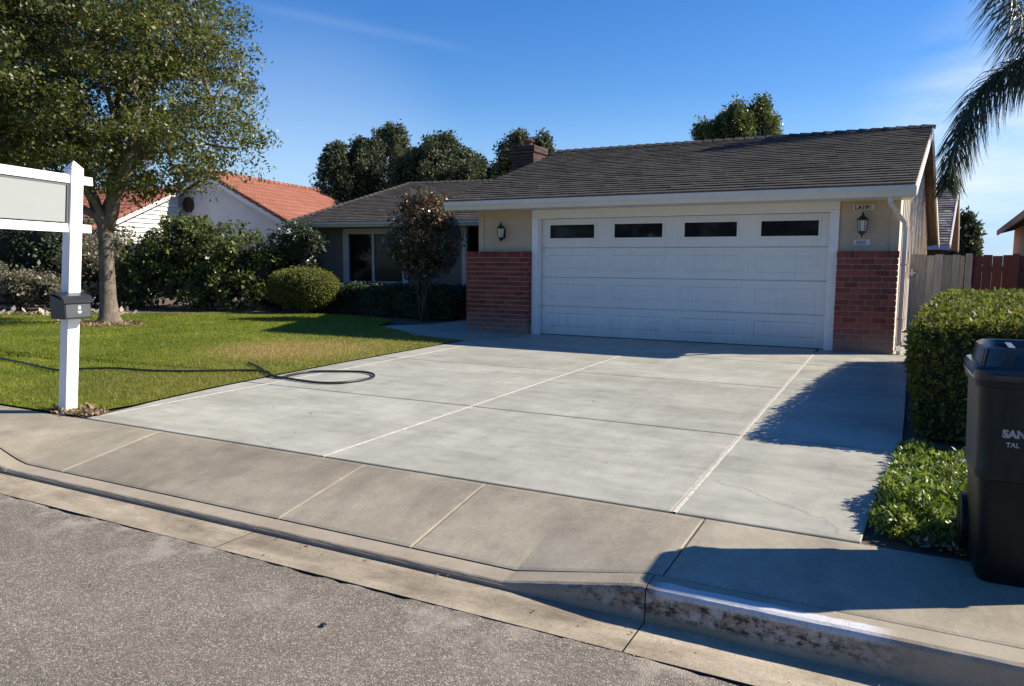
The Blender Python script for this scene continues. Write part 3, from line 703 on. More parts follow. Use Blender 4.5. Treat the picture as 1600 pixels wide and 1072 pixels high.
# box hedges
def box_hedge(name, plan, ztop, n, size, leaf, label, jit=.03, crownz=None, power=None):
    """plan: polygon; leaves on its sides and top"""
    cx = sum(p[0] for p in plan)/len(plan); cy = sum(p[1] for p in plan)/len(plan); root = empty(name, (cx,cy,0), label, 'hedge')
    zt = crownz or (lambda x, y: ztop)
    A = []; per = 0; seg = []
    for i in range(len(plan)):
        p, q = plan[i], plan[(i+1)%len(plan)]; l = math.hypot(q[0]-p[0], q[1]-p[1]); seg.append((p, q, l)); per += l
    xs_ = [p[0] for p in plan]; ys_ = [p[1] for p in plan]; area = abs(sum(plan[i][0]*plan[(i+1)%len(plan)][1]-plan[(i+1)%len(plan)][0]*plan[i][1] for i in range(len(plan))))/2
    tot = per*ztop+area; Ps = []; Ds = []
    for p, q, l in seg:
        k = int(n*l*ztop/tot); t = rng.uniform(0,1,k); z = rng.uniform(0.02,1,k)**.85; x = p[0]+(q[0]-p[0])*t; y = p[1]+(q[1]-p[1])*t
        nx, ny = (q[1]-p[1])/l, -(q[0]-p[0])/l; bul = .04*np.sin(x*5+z*4)+.02*np.sin(y*9+x*7)
        zz = z*np.array([zt(a, b_) for a, b_ in zip(x, y)]); Ps.append(np.c_[x+nx*bul, y+ny*bul, zz]); Ds.append(np.tile([nx,ny,.35], (k,1)))
    k = int(n*area/tot*2.4); x = rng.uniform(min(xs_), max(xs_), k); y = rng.uniform(min(ys_), max(ys_), k); m = in_poly(x, y, plan); x, y = x[m], y[m]
    z = np.array([zt(a, b_) for a, b_ in zip(x, y)])+.02*np.sin(x*6)*np.cos(y*5); Ps.append(np.c_[x,y,z]); Ds.append(np.tile([0,0,1.0], (len(x),1)))
    P = np.concatenate(Ps); D = np.concatenate(Ds); P += rng.normal(0, jit, P.shape); P[:,2] = np.maximum(P[:,2], .02)
    V, Fq = leaf_mesh(P, size, .6, .9, ndir=D*.5, spread=.9); build_np('foliage', V, Fq, leaf, root)
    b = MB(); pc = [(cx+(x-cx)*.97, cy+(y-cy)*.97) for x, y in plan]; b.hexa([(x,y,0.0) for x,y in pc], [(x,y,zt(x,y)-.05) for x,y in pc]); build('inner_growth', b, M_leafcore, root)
    return root
box_hedge('box_hedge', [(-8.6,2.75),(-5.6,2.25),(-3.05,1.9),(-2.95,2.9),(-5.5,3.3),(-8.5,3.6)], .68, 22000, .05, L_dark, 'low dark clipped hedge below the wide window')
def hz(x, y): return .875 + .07*min(1, max(0, (y+6.05)/3)) + .012*math.sin(y*2.3+x*3)
box_hedge('box_hedge', [(5.95,-6.05),(7.9,-6.0),(8.3,-.7),(6.44,-.75),(6.16,-3.4)], .92, 95000, .032, L_hedge, 'square clipped hedge behind the black trash cart', jit=.016, crownz=hz)

# photinia
pc = ony(662,372,1.6)
C = clumps([(pc.x,pc.y,1.9,.82,.7,.95),(pc.x-.05,pc.y,1.3,.5,.45,.4),(pc.x+.15,pc.y,2.35,.55,.5,.45)], 270, .25)
base = Vector((pc.x-.02, 1.6, 0)); st = []
for k in range(5):
    st.append((base+Vector((random.uniform(-.06,.06), random.uniform(-.06,.06), -.02)), Vector((pc.x+(k-2)*.2, pc.y+random.uniform(-.25,.25), 1.65)), .028, .015))
tree('photinia', base, [base+Vector((0,0,-.03)), base+Vector((0,0,.35)), base+Vector((.02,0,.75))], [.045,.04,.03], st, C, 42, .21, .075, L_photinia, M_twig, 'small multi stemmed tree with reddish leaves before the window', extra_twigs=50, twig_r=.01, aspect=.55)

# ground cover at the right
def cover(cx, cy, rx, ry, n, h):
    a = rng.uniform(0,2*pi,n); r_ = rng.uniform(0,1,n)**.5; x = cx+rx*r_*np.cos(a); y = cy+ry*r_*np.sin(a); z = h*(1-r_**2)*rng.uniform(.2,1,n)+.02
    return np.c_[x,y,z]
P = np.concatenate([cover(5.95,-7.9,.30,.5,11000,.16), cover(5.98,-7.0,.22,.75,4500,.07), cover(6.1,-8.2,.3,.28,3000,.09), cover(6.35,-8.0,.5,.4,3500,.10), cover(6.15,-7.3,.33,.5,7000,.10), cover(6.5,-7.8,.45,.7,7000,.13), cover(6.45,-6.9,.5,.5,3800,.12), cover(7.2,-7.4,.8,.9,5000,.12), cover(5.88,-8.25,.17,.2,1300,.11)])
P = P[(P[:,0] > 5.70+(P[:,1]+8.54)*.075) & (P[:,1] > -8.5)]
P[:,2] = P[:,2]*(.55+.75*np.clip(.5+.5*np.sin(P[:,0]*17+1)*np.sin(P[:,1]*13)+.25*np.sin(P[:,0]*31+P[:,1]*27),0,1)); V, Fq = leaf_mesh(P, .030, .42, .5, ndir=np.tile([0,0,.35],(len(P),1)), spread=.9); build_np('ground_cover', V, Fq, L_cover, kind='stuff', label='leafy bright green ground cover along the driveway edge', cat='ground cover')
P = cover(6.4,-7.1,.35,.3,260,.12); P = P[P[:,0] > 5.85]; V, Fq = leaf_mesh(P, .035, .7, 1.0); build_np('ground_cover_flowers', V, Fq, mat_leaf('flower', [(.45,.42,.45),(.3,.3,.25)], .3), kind='stuff', label='small pale flowers in the ground cover before the hedge', cat='flowers')
chips('mulch', 6.15,-8.40,.28,.12,600, M_litter, .03, 'brown mulch beside the trash cart wheel')
# stone edging on the far lawn edge
Ps = []
for i in range(420):
    px = random.uniform(-30,215); p = onz(px, 493.5-(px/210)*3+random.uniform(-5,2), 0); Ps.append((p.x, p.y, random.uniform(.012,.04)))
V, Fq = leaf_mesh(np.array(Ps), .10, .7, 1.6); V[:,2] = np.maximum(V[:,2], .012); build_np('bed_litter', V, Fq, simple('pale_litter', (.36,.30,.24), .9, var=.4, scale=5), kind='stuff', label='pale dry litter and stones along the far edge of the lawn', cat='litter')

# ------------------------------------------------------------------ background trees
def bg_tree(name, px, ytop, ybot, Y, wpx, label, leaf=L_conifer, n=160, per=70, size=.12, group='trees behind the house', conical=.0, cr=.29):
    t = ony(px, ytop, Y); dpt = (t-CAM).length; w_ = wpx*dpt/F/2; zb = ony(px, ybot, Y).z; h = t.z-zb
    m = int(n*1.6); z = rng.uniform(0,1,m)**1.1; prof = np.sqrt(np.clip(1-(z*1.0)**2,0,1))*(1-conical*z)
    prof = np.clip(prof, .06, 1); a = rng.uniform(0,2*pi,m); p1, p2 = rng.uniform(0,6.3,2); r_ = rng.uniform(.3,1,m)**.6*prof*w_*(1+.28*np.sin(3*a+p1+z*6)+.15*np.sin(7*a+p2))*rng.uniform(.8,1.15,m)
    C = np.c_[t.x+r_*np.cos(a), Y+r_*np.sin(a), zb+z*h*rng.uniform(.93,1.0,m)]
    for q in range(9):      # ragged leaders round the top
        aa = rng.uniform(0,6.3); rr2 = w_*rng.uniform(.2,.85); hh = h*rng.uniform(.10,.24); zz = zb+h*math.sqrt(max(.02,1-(rr2/w_)**2))*(.92-.4*conical*rr2/w_); k_ = 7
        tt_ = np.linspace(-.3,1,k_); C = np.concatenate([C, np.c_[t.x+rr2*math.cos(aa)+rng.normal(0,.05,k_), Y+rr2*math.sin(aa)+rng.normal(0,.05,k_), np.minimum(zz+tt_*hh, t.z-.1)]])
    C2 = C.copy(); C2[:,2] = rng.uniform(.5, zb, len(C2)); C2[:,0] = t.x+(C[:,0]-t.x)*.9; C = np.concatenate([C, C2[rng.permutation(len(C2))[:m//2]]])
    base = Vector((t.x, Y, -.03))
    return tree(name, base, [base, base+Vector((0,0,zb*.6)), base+Vector((.1,0,zb+h*.5)), base+Vector((0,0,zb+h*.85))], [.22,.18,.1,.03], [], C, per, cr, size, leaf, M_twig, label, group=group, extra_twigs=30, zs=1.25, up=.1)
G1 = 'dark evergreen trees behind the grey roof'
bg_tree('evergreen_tree', 528, 228, 330, 17, 84, 'leftmost of the dark evergreens behind the grey roof', group=G1, conical=.4)
bg_tree('evergreen_tree', 562, 222, 330, 18, 92, 'narrow dark evergreen second from left behind the grey roof', group=G1, conical=.4)
bg_tree('evergreen_tree', 608, 200, 330, 19, 132, 'tallest dark evergreen behind the grey roof', group=G1, n=240, conical=.15)
bg_tree('evergreen_tree', 688, 214, 330, 18, 128, 'broad dark evergreen just right of the tallest one', group=G1, n=240, conical=.15)
bg_tree('evergreen_tree', 742, 246, 330, 20, 66, 'small thin evergreen right of the broad one', group=G1, n=90, conical=.3)
bg_tree('evergreen_tree', 790, 254, 330, 20, 74, 'small dark evergreen left of the brick chimney', group=G1, n=110, conical=.3)
bg_tree('evergreen_tree', 806, 212, 330, 16, 62, 'dark evergreen tip directly behind the chimney left side', group=G1, n=110, conical=.2)
bg_tree('evergreen_tree', 846, 216, 330, 17, 44, 'small evergreen tip showing right of the chimney', group=G1, n=80, conical=.3)
bg_tree('evergreen_tree', 650, 238, 330, 17.5, 90, 'lower evergreen filling the gap between the two tallest ones', group=G1, n=120, conical=.3)
bg_tree('evergreen_tree', 722, 262, 330, 17, 60, 'low evergreen just above the ridge of the recessed roof', group=G1, n=90, conical=.3)
G2 = 'upright green trees behind the garage roof'
bg_tree('upright_tree', 1112, 192, 260, 20, 62, 'lowest upright green tree above the garage ridge', leaf=L_bush, cr=.27, size=.10, group=G2, n=34, per=60, conical=.2)
bg_tree('upright_tree', 1153, 162, 262, 20, 50, 'narrow upright green tree in the middle above garage ridge', leaf=L_bush, cr=.27, size=.10, group=G2, n=42, conical=.55)
bg_tree('upright_tree', 1191, 154, 258, 21, 62, 'tallest upright green tree above the garage ridge', leaf=L_bush, cr=.27, size=.10, group=G2, n=52, conical=.45)
bg_tree('upright_tree', 1132, 180, 262, 20.5, 36, 'short upright green tree between the lowest and middle ones', leaf=L_bush, cr=.25, size=.10, group=G2, n=30, conical=.5)
bg_tree('evergreen_tree', 1506, 338, 420, 30, 44, 'dark conical tree beyond the grey wooden gate', n=90, conical=.5, size=.2)

# unseen trees behind the camera, added to darken reflections in the door windows
first = bg = None
for i, x in enumerate((-16,-9,-2.5,4,11,18,26)):
    base = Vector((x, -30-2*(i%2), -.15)); C = clumps([(x,base.y,4.2,4.0,3,3.6)], 130, .5)
    tree('reflection_tree', base, [base, base+Vector((0,0,2)), base+Vector((.2,0,4.5))], [.25,.2,.1], [], C, 45, .8, .3, L_dark, M_bark, 'unseen dark tree added behind the photographer to darken window reflections', group='unseen trees added for window reflections', extra_twigs=12)

# ------------------------------------------------------------------ roofs
def shingle_roof(b, EL, ER, RR, RL, course=.19, wmin=.18, wmax=.38, th=.026, mi=0, jag=.0):
    EL, ER, RR, RL = map(Vector, (EL, ER, RR, RL)); nrm = (ER-EL).cross(RL-EL).normalized()
    H = ((RL+RR)/2-(EL+ER)/2).length; n = max(3, int(H/course))
    for i in range(n):
        t0 = i/n; t1 = min(1, (i+1.35)/n); wl = random.uniform(-.03,.03)
        a0 = EL.lerp(RL, t0); a1 = ER.lerp(RR, t0); c0 = EL.lerp(RL, t1); c1 = ER.lerp(RR, t1); Ln = (a1-a0).length
        x = -random.uniform(0, jag)/Ln; end = 1+0
        while x < end:
            w_ = random.uniform(wmin, wmax)/Ln; x2 = min(end, x+w_); g_ = .003/Ln
            tt = th*random.uniform(.85,1.15); dj = random.uniform(-.006,.006)*(t0 > 0)
            dn = (EL-RL).normalized()*dj
            p0 = a0.lerp(a1, x+g_)+dn if x >= 0 else a0+(a1-a0)*x; p1 = a0+(a1-a0)*(x2-g_)+dn; q1 = c0+(c1-c0)*(x2-g_); q0 = c0+(c1-c0)*(x+g_)
            b.add([p0+nrm*.002, p1+nrm*.002, p1+nrm*tt, p0+nrm*tt, q0+nrm*.004, q1+nrm*.004], [(0,1,2,3),(3,2,5,4),(1,5,2),(0,3,4)], mi)
            x = x2
def slab(b, pts, th, mi=0):
    pts = [Vector(p) for p in pts]; n = (pts[1]-pts[0]).cross(pts[-1]-pts[0]).normalized()
    b.hexa([p-n*th for p in pts], [p-n*.001 for p in pts], mi)
def rake_cap(b, p, q, mi=0, step=.22, wd=.12):
    p = Vector(p); q = Vector(q); n = max(2, int((q-p).length/step)); d = (q-p)/n
    for i in range(n):
        a = p+d*i; c = p+d*(i+1.15); s_ = d.normalized().cross(Vector((0,0,1))).normalized()*wd; u = Vector((0,0,.03))
        b.add([a-s_-u*1.2, a+u*1.3, a+s_-u*1.2, c-s_-u*1.7, c+u*.5, c+s_-u*1.7, a-s_-u*2, a-u*0, a+s_-u*2], [(0,1,4,3),(1,2,5,4),(0,6,7,1),(1,7,8,2)], mi)

house = empty('house', (2.4, 3, 0), 'single storey tan house with white double garage door and red brick piers', 'house')
def RX(y): return 5.96+.0627*(y+.6)
EY, EZ, RY, RZ, BY = -.6, 2.42, 4.5, 3.97, 11.3
SL = (RZ-EZ)/(RY-EY); BZ = RZ-SL*(BY-RY)
b = MB(); GL = -1.65
FL = (GL,EY,EZ); FR = (RX(EY),EY,EZ); TR = (RX(RY),RY,RZ); TL = (GL+.04,RY,RZ); BR = (RX(BY)+.12,BY,BZ); BL = (GL,BY,BZ)
slab(b, [FL,FR,TR,TL], .05, 1); slab(b, [BR,BL,TL,TR], .05, 1)
shingle_roof(b, FL, FR, TR, TL, .185, jag=.05); shingle_roof(b, BR, BL, TL, TR, .185)
rake_cap(b, (GL-.02,RY,RZ+.03), (RX(RY)+.02,RY,RZ+.03))
# wing roof
a8 = R(8); U = Vector((math.cos(a8), math.sin(a8), 0)); Vv = Vector((-math.sin(a8), math.cos(a8), 0)); WA = Vector((-9.5,3.46,2.38))
WR = WA+U*1.29+Vv*5.07+Vector((0,0,.304*5.07)); WB = WA+Vv*10.14
wFR = WA+U*8.2; wRR = WR+U*10; wBR = WB+U*11
slab(b, [WA,wFR,wFR+Vv*5.07+Vector((0,0,1.541)),WR], .05, 1)
shingle_roof(b, WA, wFR, wFR+Vv*5.07+Vector((0,0,1.541)), WR, .185)
shingle_roof(b, WB, WA, WR, WR+Vector((0,0,.001)), .185)
slab(b, [WB, WA, WR], .05, 1)
slab(b, [wBR, WB, WR, wRR], .05, 1); rake_cap(b, WR+Vector((0,0,.03)), wRR+Vector((0,0,.03))); rake_cap(b, WA+Vector((0,0,.03)), WR+Vector((0,0,.03)))
# soffit boards
roof = build('roof', b, [M_shingle, M_soffit], house)
b = MB()     # white fascia and gutters
def gutter(p, q, h=.14, d=.11):
    p = Vector(p); q = Vector(q); ax = (q-p).normalized(); o_ = ax.cross(Vector((0,0,1))).normalized()
    prof = [(0,0),(d*.55,0),(d*.75,-.0+h*.35),(d,h*.6),(d,h),(d-.012,h),(d-.012,h*.9),(0,h*.9)]
    rr = [p+o_*x+Vector((0,0,z-h)) for x, z in prof]; r3 = [q+o_*x+Vector((0,0,z-h)) for x, z in prof]; b.hexa(rr, r3)
gutter((GL-.01,EY+.03,EZ-.015), (RX(EY)+.0,EY+.03,EZ-.015), .15)
gutter(WA+Vector((0,0,-.01))+Vv*.03, wFR+Vector((0,0,-.01))+Vv*.03, .13)
b.box(GL, RX(EY)-.02, EY+.05, 0, EZ-.17, EZ-.15)      # soffit under front eave
b.beam((GL+.02,EY+.06,EZ-.12), (GL+.04,RY,RZ-.1), .03, .15)
b.beam((RX(EY)+.005,EY+.02,EZ-.09), (RX(RY)+.005,RY,RZ-.085), .03, .15); b.beam((RX(RY)+.005,RY,RZ-.085), (RX(BY)+.12,BY,BZ-.09), .03, .15)
build('gutter', b, M_trim, roof)
# soffit planks of gable overhang
b = MB()
for (y0, z0, y1, z1) in ((EY+.1,EZ,RY,RZ),(RY,RZ,BY,BZ)):
    n = 26
    for i in range(n):
        ya, yb = y0+(y1-y0)*i/n, y0+(y1-y0)*(i+.93)/n; za, zb = z0+(z1-z0)*i/n-.07, z0+(z1-z0)*(i+.93)/n-.07
        b.hexa([(RX(ya)-.5,ya,za-.02),(RX(ya)-.02,ya,za-.02),(RX(yb)-.02,yb,zb-.02),(RX(yb)-.5,yb,zb-.02)], [(RX(ya)-.5,ya,za),(RX(ya)-.02,ya,za),(RX(yb)-.02,yb,zb),(RX(yb)-.5,yb,zb)])
build('soffit', b, M_soffit, roof)
# chimney
def brick_box(b, x0, x1, y0, y1, z0, z1, bh=.066, bl=.20, gap=.011, mi=0, mm=1, faces='SEWN', cap=0):
    b.box(x0+.012, x1-.012, y0+.012, y1-.012, z0, z1-.004, mm)
    nrow = max(1, round((z1-z0-cap-gap)/(bh+gap))); bh = (z1-z0-cap-gap)/nrow-gap
    def wall(p, q, nrm):
        p = Vector(p); q = Vector(q); d = (q-p).normalized(); Ln = (q-p).length; n = Vector(nrm); r = 0; z = z0+gap
        while r < nrow:
            x = -(bl/2 if r % 2 else 0)
            while x < Ln:
                xa = max(0, x)+gap/2; xb = min(Ln, x+bl)-gap/2
                if xb-xa > .03:
                    o_ = random.uniform(0,.004); P0 = p+d*xa; P1 = p+d*xb
                    b.hexa([P0+Vector((0,0,z))-n*.02, P1+Vector((0,0,z))-n*.02, P1+Vector((0,0,z))+n*o_, P0+Vector((0,0,z))+n*o_], [P0+Vector((0,0,z+bh))-n*.02, P1+Vector((0,0,z+bh))-n*.02, P1+Vector((0,0,z+bh))+n*o_, P0+Vector((0,0,z+bh))+n*o_], mi)
                x += bl
            z += bh+gap; r += 1
        if cap:
            x = 0; cw = .066
            while x < Ln-.02:
                xa, xb = x+gap/2, min(Ln, x+cw+gap)-gap/2; P0 = p+d*xa; P1 = p+d*xb; o_ = .008; za, zb = z1-cap, z1
                b.hexa([P0+Vector((0,0,za))-n*.06, P1+Vector((0,0,za))-n*.06, P1+Vector((0,0,za))+n*o_, P0+Vector((0,0,za))+n*o_], [P0+Vector((0,0,zb))-n*.06, P1+Vector((0,0,zb))-n*.06, P1+Vector((0,0,zb))+n*o_, P0+Vector((0,0,zb))+n*o_], mi); x += cw+gap
    if 'S' in faces: wall((x0,y0,0),(x1,y0,0),(0,-1,0))
    if 'E' in faces: wall((x1,y0,0),(x1,y1,0),(1,0,0))
    if 'W' in faces: wall((x0,y1,0),(x0,y0,0),(-1,0,0))
    if 'N' in faces: wall((x1,y1,0),(x0,y1,0),(0,1,0))
b = MB(); cx0, cx1, cy0 = -3.86, -3.18, 6.3
brick_box(b, cx0, cx1, cy0, cy0+.8, 2.6, 4.32, .07, .2); brick_box(b, cx0-.05, cx1+.05, cy0-.05, cy0+.85, 4.32, 4.50, .07, .2)
b.lathe(((cx0+cx1)/2,cy0+.4,4.5), [(.12,0),(.12,.14),(.17,.16),(.17,.19),(.05,.24)], 10)
build('chimney', b, [M_chim, M_mortar], roof)
# walls
b = MB(); WF = -.08
b.box(-1.25,-.0,WF,.08,0,2.27); b.box(4.88,5.80,WF,.08,0,2.27); b.box(0,4.88,WF+.001,.079,2.13,2.27)
b.box(-1.25,5.8,.05,.2,2.13,2.5)
for x in (-1.245, 5.685): b.box(x,x+.11,WF-.018,WF,1.5,2.27)
b.box(-1.25,-1.1,.08,5,0,2.6)
b.box(-1.25,5.8,EY+.03,.05,2.27,2.3)   # soffit
build('wall', b, M_stucco, house, label='tan stucco wall around the garage door')
b = MB()     # slanted sunlit side wall with battens
def SX(y): return 5.80+.068*y
ys = [0.02,RY,BY-.6]; top = [EZ+.1, RZ-.09, BZ+.1]
b.add([(SX(y),y,0) for y in ys]+[(SX(y),y,z) for y, z in zip(ys, top)]+[(SX(y)-.12,y,0) for y in ys]+[(SX(y)-.12,y,z) for y, z in zip(ys, top)],
      [(0,1,4,3),(1,2,5,4),(7,6,9,10),(8,7,10,11),(0,3,9,6),(2,8,11,5),(3,4,10,9),(4,5,11,10)])
y = .5
while y < BY-.8:
    z = EZ+SL*(y-.02) if y < RY else RZ-SL*(y-RY); b.box(SX(y)-.01,SX(y)+.016,y,y+.04,0,z-.12); y += .4
build('side_wall', b, M_side, house)
b = MB()     # wing walls
def W(u, v, z): return WA+U*u+Vv*v+Vector((0,0,z-WA.z))
def wbox(b, u0, u1, v0, v1, z0, z1, mi=0):
    b.hexa([W(u0,v0,z0),W(u1,v0,z0),W(u1,v1,z0),W(u0,v1,z0)], [W(u0,v0,z1),W(u1,v0,z1),W(u1,v1,z1),W(u0,v1,z1)], mi)
v0 = .55; wl = ony(538,363,4.2)
def wu(px, py, v=v0):      # u coordinate where a pixel ray meets the wing wall
    d = cam_ray(px, py); O = W(0, v, 0); t = (O-CAM).dot(Vv)/d.dot(Vv); P = CAM+d*t; return (P-WA).dot(U), P.z
ua, zt = wu(541,362); ub, _ = wu(632,362); uc, zb = wu(541,442); u0w, _ = wu(488,380); ue, _ = wu(722,380)
wz0, wz1 = zb, zt
wbox(b, u0w, ua, v0, v0+.15, 0, 2.3); wbox(b, ub, ue, v0, v0+.15, 0, 2.3); wbox(b, ua, ub, v0, v0+.15, 0, wz0); wbox(b, ua, ub, v0, v0+.15, wz1, 2.3)
wbox(b, u0w, u0w+.15, v0+.15, 9.5, 0, 2.3)
wbox(b, 0.05, 8, .0+.06, v0+.1, 2.24, 2.26)
for px in (497,521): 
    q, _ = wu(px,380); wbox(b, q, q+.03, v0-.012, v0, 0, 2.25)
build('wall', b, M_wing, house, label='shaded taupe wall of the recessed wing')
b = MB(); wbox(b, ue, ue+2.2, v0+.9, v0+1.0, 0, 2.3); wbox(b, ue, ue+.05, v0+.15, v0+1, 0, 2.3); build('entry_recess', b, M_shade, house)  # near-black walls put the shade of the recess into their colour
b = MB(); wbox(b, ue+.0, ue+.13, v0-.02, v0+.11, 0, 2.26); wbox(b, ue-.03, ue+.16, v0-.05, v0+.14, 0, .15); wbox(b, ue-.02, ue+.15, v0-.04, v0+.13, 2.14, 2.26); build('entry_post', b, M_trim, house)
# wing window
b = MB(); f_ = .07; vf = v0-.02
for (a, c, z0, z1) in ((ua-.03,ua+f_,wz0,wz1),(ub-f_,ub+.03,wz0,wz1),(ua+f_,ub-f_,wz1-f_,wz1),(ua+f_,ub-f_,wz0,wz0+f_*.8)): wbox(b, a, c, vf, v0+.1, z0, z1)
um = ua+(ub-ua)*.46; wbox(b, um-.035, um+.035, vf+.015, v0+.09, wz0+f_*.8, wz1-f_)
wbox(b, ua-.08, ub+.08, vf-.04, v0+.02, wz0-.05, wz0-.002)
wbox(b, ua-.07, ub+.07, vf-.02, v0+.0, wz1+.002, wz1+.08); wbox(b, ua-.10, ua-.032, vf-.01, v0, wz0, wz1); wbox(b, ub+.032, ub+.10, vf-.01, v0, wz0, wz1)
wf = build('window', b, M_trim, house)
b = MB(); wbox(b, ua+f_, um-.035, v0+.04, v0+.06, wz0+f_*.8, wz1-f_); build('pane', b, M_glass, wf)
b = MB(); wbox(b, um+.035, ub-f_, v0+.04, v0+.06, wz0+f_*.8, wz1-f_); build('pane', b, M_curtain, wf, label='window pane with a drawn greenish curtain')
# brick piers
for x0, x1, lb in ((-1.44,-.135,'wide red brick pier left of the garage door'), (4.995,5.81,'red brick pier right of the garage door')):
    b = MB(); brick_box(b, x0, x1, -.24, -.085, 0, 1.51, .072, .205, .015, cap=.10, faces='SEW'); b.box(x0+.01,x1-.01,-.2,-.085,1.5,1.507,1)
    build('brick_pier', b, [M_brick, M_mortar], house, label=lb)
# garage door frame
b = MB(); tf = -.115
b.bbox(-.125,-.0,tf,-.03,0,2.13); b.bbox(4.88,4.99,tf,-.03,0,2.13)
b.bbox(-.125,4.99,tf,-.03,2.132,2.26); b.box(-.03,.0,-.09,.0,0,2.13); b.box(0,4.88,-.085,-.02,2.10,2.131); b.box(4.855,4.885,-.085,-.02,0,2.1); b.box(-.005,.025,-.085,-.02,0,2.1)
build('door_frame', b, M_white, house)
# garage door
b = MB(); S = 2.10/4; glass = []
for r in range(4):
    z0, z1 = r*S+.012, (r+1)*S-.004
    yF = 0.0
    for c in range(4):
        x0, x1 = c*1.22, (c+1)*1.22; mx = .13; mz = .115 if r < 3 else .12
        if r < 3: xa, xb, za, zb = x0+mx+(0.02 if c==0 else 0), x1-mx-(0.02 if c==3 else 0), z0+mz, z1-mz
        else: xa, xb, za, zb = x0+.18, x1-.17, z0+.15, z1-.10
        # frame pieces around opening
        b.box(x0,xa,yF,yF+.04,z0,z1); b.box(xb,x1,yF,yF+.04,z0,z1); b.box(xa,xb,yF,yF+.04,z0,za); b.box(xa,xb,yF,yF+.04,zb,z1)
        def ringq(i0, y0, i1, y1, mi=0):
            A = [(xa+i0,y0,za+i0),(xb-i0,y0,za+i0),(xb-i0,y0,zb-i0),(xa+i0,y0,zb-i0)]; B = [(xa+i1,y1,za+i1),(xb-i1,y1,za+i1),(xb-i1,y1,zb-i1),(xa+i1,y1,zb-i1)]
            b.add(A+B, [(i,(i+1)%4,(i+1)%4+4,i+4) for i in range(4)], mi)
        if r < 3:
            ringq(0,yF,.014,yF+.012); ringq(.014,yF+.012,.028,yF+.012); ringq(.028,yF+.012,.06,yF+.003)
            b.quad((xa+.06,yF+.003,za+.06),(xb-.06,yF+.003,za+.06),(xb-.06,yF+.003,zb-.06),(xa+.06,yF+.003,zb-.06))
        else:
            t_ = .022
            for q in ((xa-t_,xb+t_,za-t_,za+.012),(xa-t_,xb+t_,zb-.012,zb+t_),(xa-t_,xa+.012,za+.012,zb-.012),(xb-.012,xb+t_,za+.012,zb-.012)): b.box(q[0],q[1],yF-.012,yF+.001,q[2],q[3])
            glass.append((xa,xb,za,zb))
b.box(0.01,4.87,.03,.045,0.005,2.10); b.box(.005,4.875,.004,.04,0.0,.012,1)
gd = build('garage_door', b, [M_garage, M_dark], house)
for i, (xa,xb,za,zb) in enumerate(glass):
    b = MB(); b.box(xa+.001,xb-.001,.006,.014,za+.001,zb-.001); build('window_pane', b, M_glass, gd)
# lanterns
def lantern(x, zc, s=1.0):
    b = MB(); y = WF-.13*s
    b.lathe((x,y,zc), [(.012,-.155),(.03,-.14),(.05,-.115),(.055,-.10)], 6); b.lathe((x,y,zc), [(.078,.06),(.082,.068),(.055,.10),(.03,.125),(.012,.14),(.018,.15),(.005,.185)], 6)
    for k in range(6):
        a = 2*pi*k/6; c_, s_ = math.cos(a), math.sin(a); b.tube([(x+.052*c_,y+.052*s_,zc-.105),(x+.072*c_,y+.072*s_,zc+.065)], .006, 4)
    b.lathe((x,y,zc), [(.012,-.175),(.006,-.19),(.012,-.155)], 6)
    b.box(x-.035,x+.035,WF-.02,WF,zc-.12,zc+.05); b.tube([(x,WF-.01,zc-.10),(x,y+.05,zc-.16),(x,y,zc-.15)], .008, 5); b.tube([(x,WF-.01,zc+.03),(x,y+.03,zc+.09),(x,y,zc+.08)], .008, 5)
    o = build('wall_lantern', b, M_dark, house)
    b = MB(); b.lathe((x,y,zc), [(.045,-.10),(.064,.06)], 6); build('lantern_glass', b, M_lampglass, o)
lantern(-.72, 1.87, .9); lantern(5.31, 1.90)
# number plates
M_plate = simple('plate', (.62,.60,.54), .6, var=.08, scale=30); M_ink = simple('ink', (.02,.02,.02), .6)
b = MB(); b.bbox(5.165,5.455,WF-.02,WF-.001,2.115,2.20,.004); o = build('number_sign', b, M_plate, house)
text('digits', 'LA196', .085, (5.19,WF-.023,2.125), (1,0,0), (0,0,1), M_ink, o, .002, .002)
b = MB(); b.bbox(5.20,5.425,WF-.02,WF-.001,1.60,1.685,.004); o = build('name_plate', b, M_plate, house)
text('digits', '3EEE', .07, (5.225,WF-.023,1.617), (1,0,0), (0,0,1), simple('grey_ink', (.22,.21,.19), .6), o, .002, .001)
# downspout
b = MB(); q = [(5.66,EY+.02,EZ-.14),(5.66,EY+.03,EZ-.24),(5.855,-.12,EZ-.50),(5.875,-.07,EZ-.62),(5.875,-.07,1.0),(5.875,-.07,.12),(5.88,-.2,.03)]
for a, c in zip(q[:-1], q[1:]): b.beam(a, c, .055, .07, upv=(0,1,.01))
for z in (.5,1.3): b.box(5.835,5.915,-.11,-.03,z,z+.03)
build('downspout', b, M_trim, house)
b = MB(); b.bbox(5.93,6.0,.55,.7,.05,.30); b.tube([(5.965,.62,.3),(5.965,.62,1.1)],.012,6); build('utility_box', b, M_white, house)

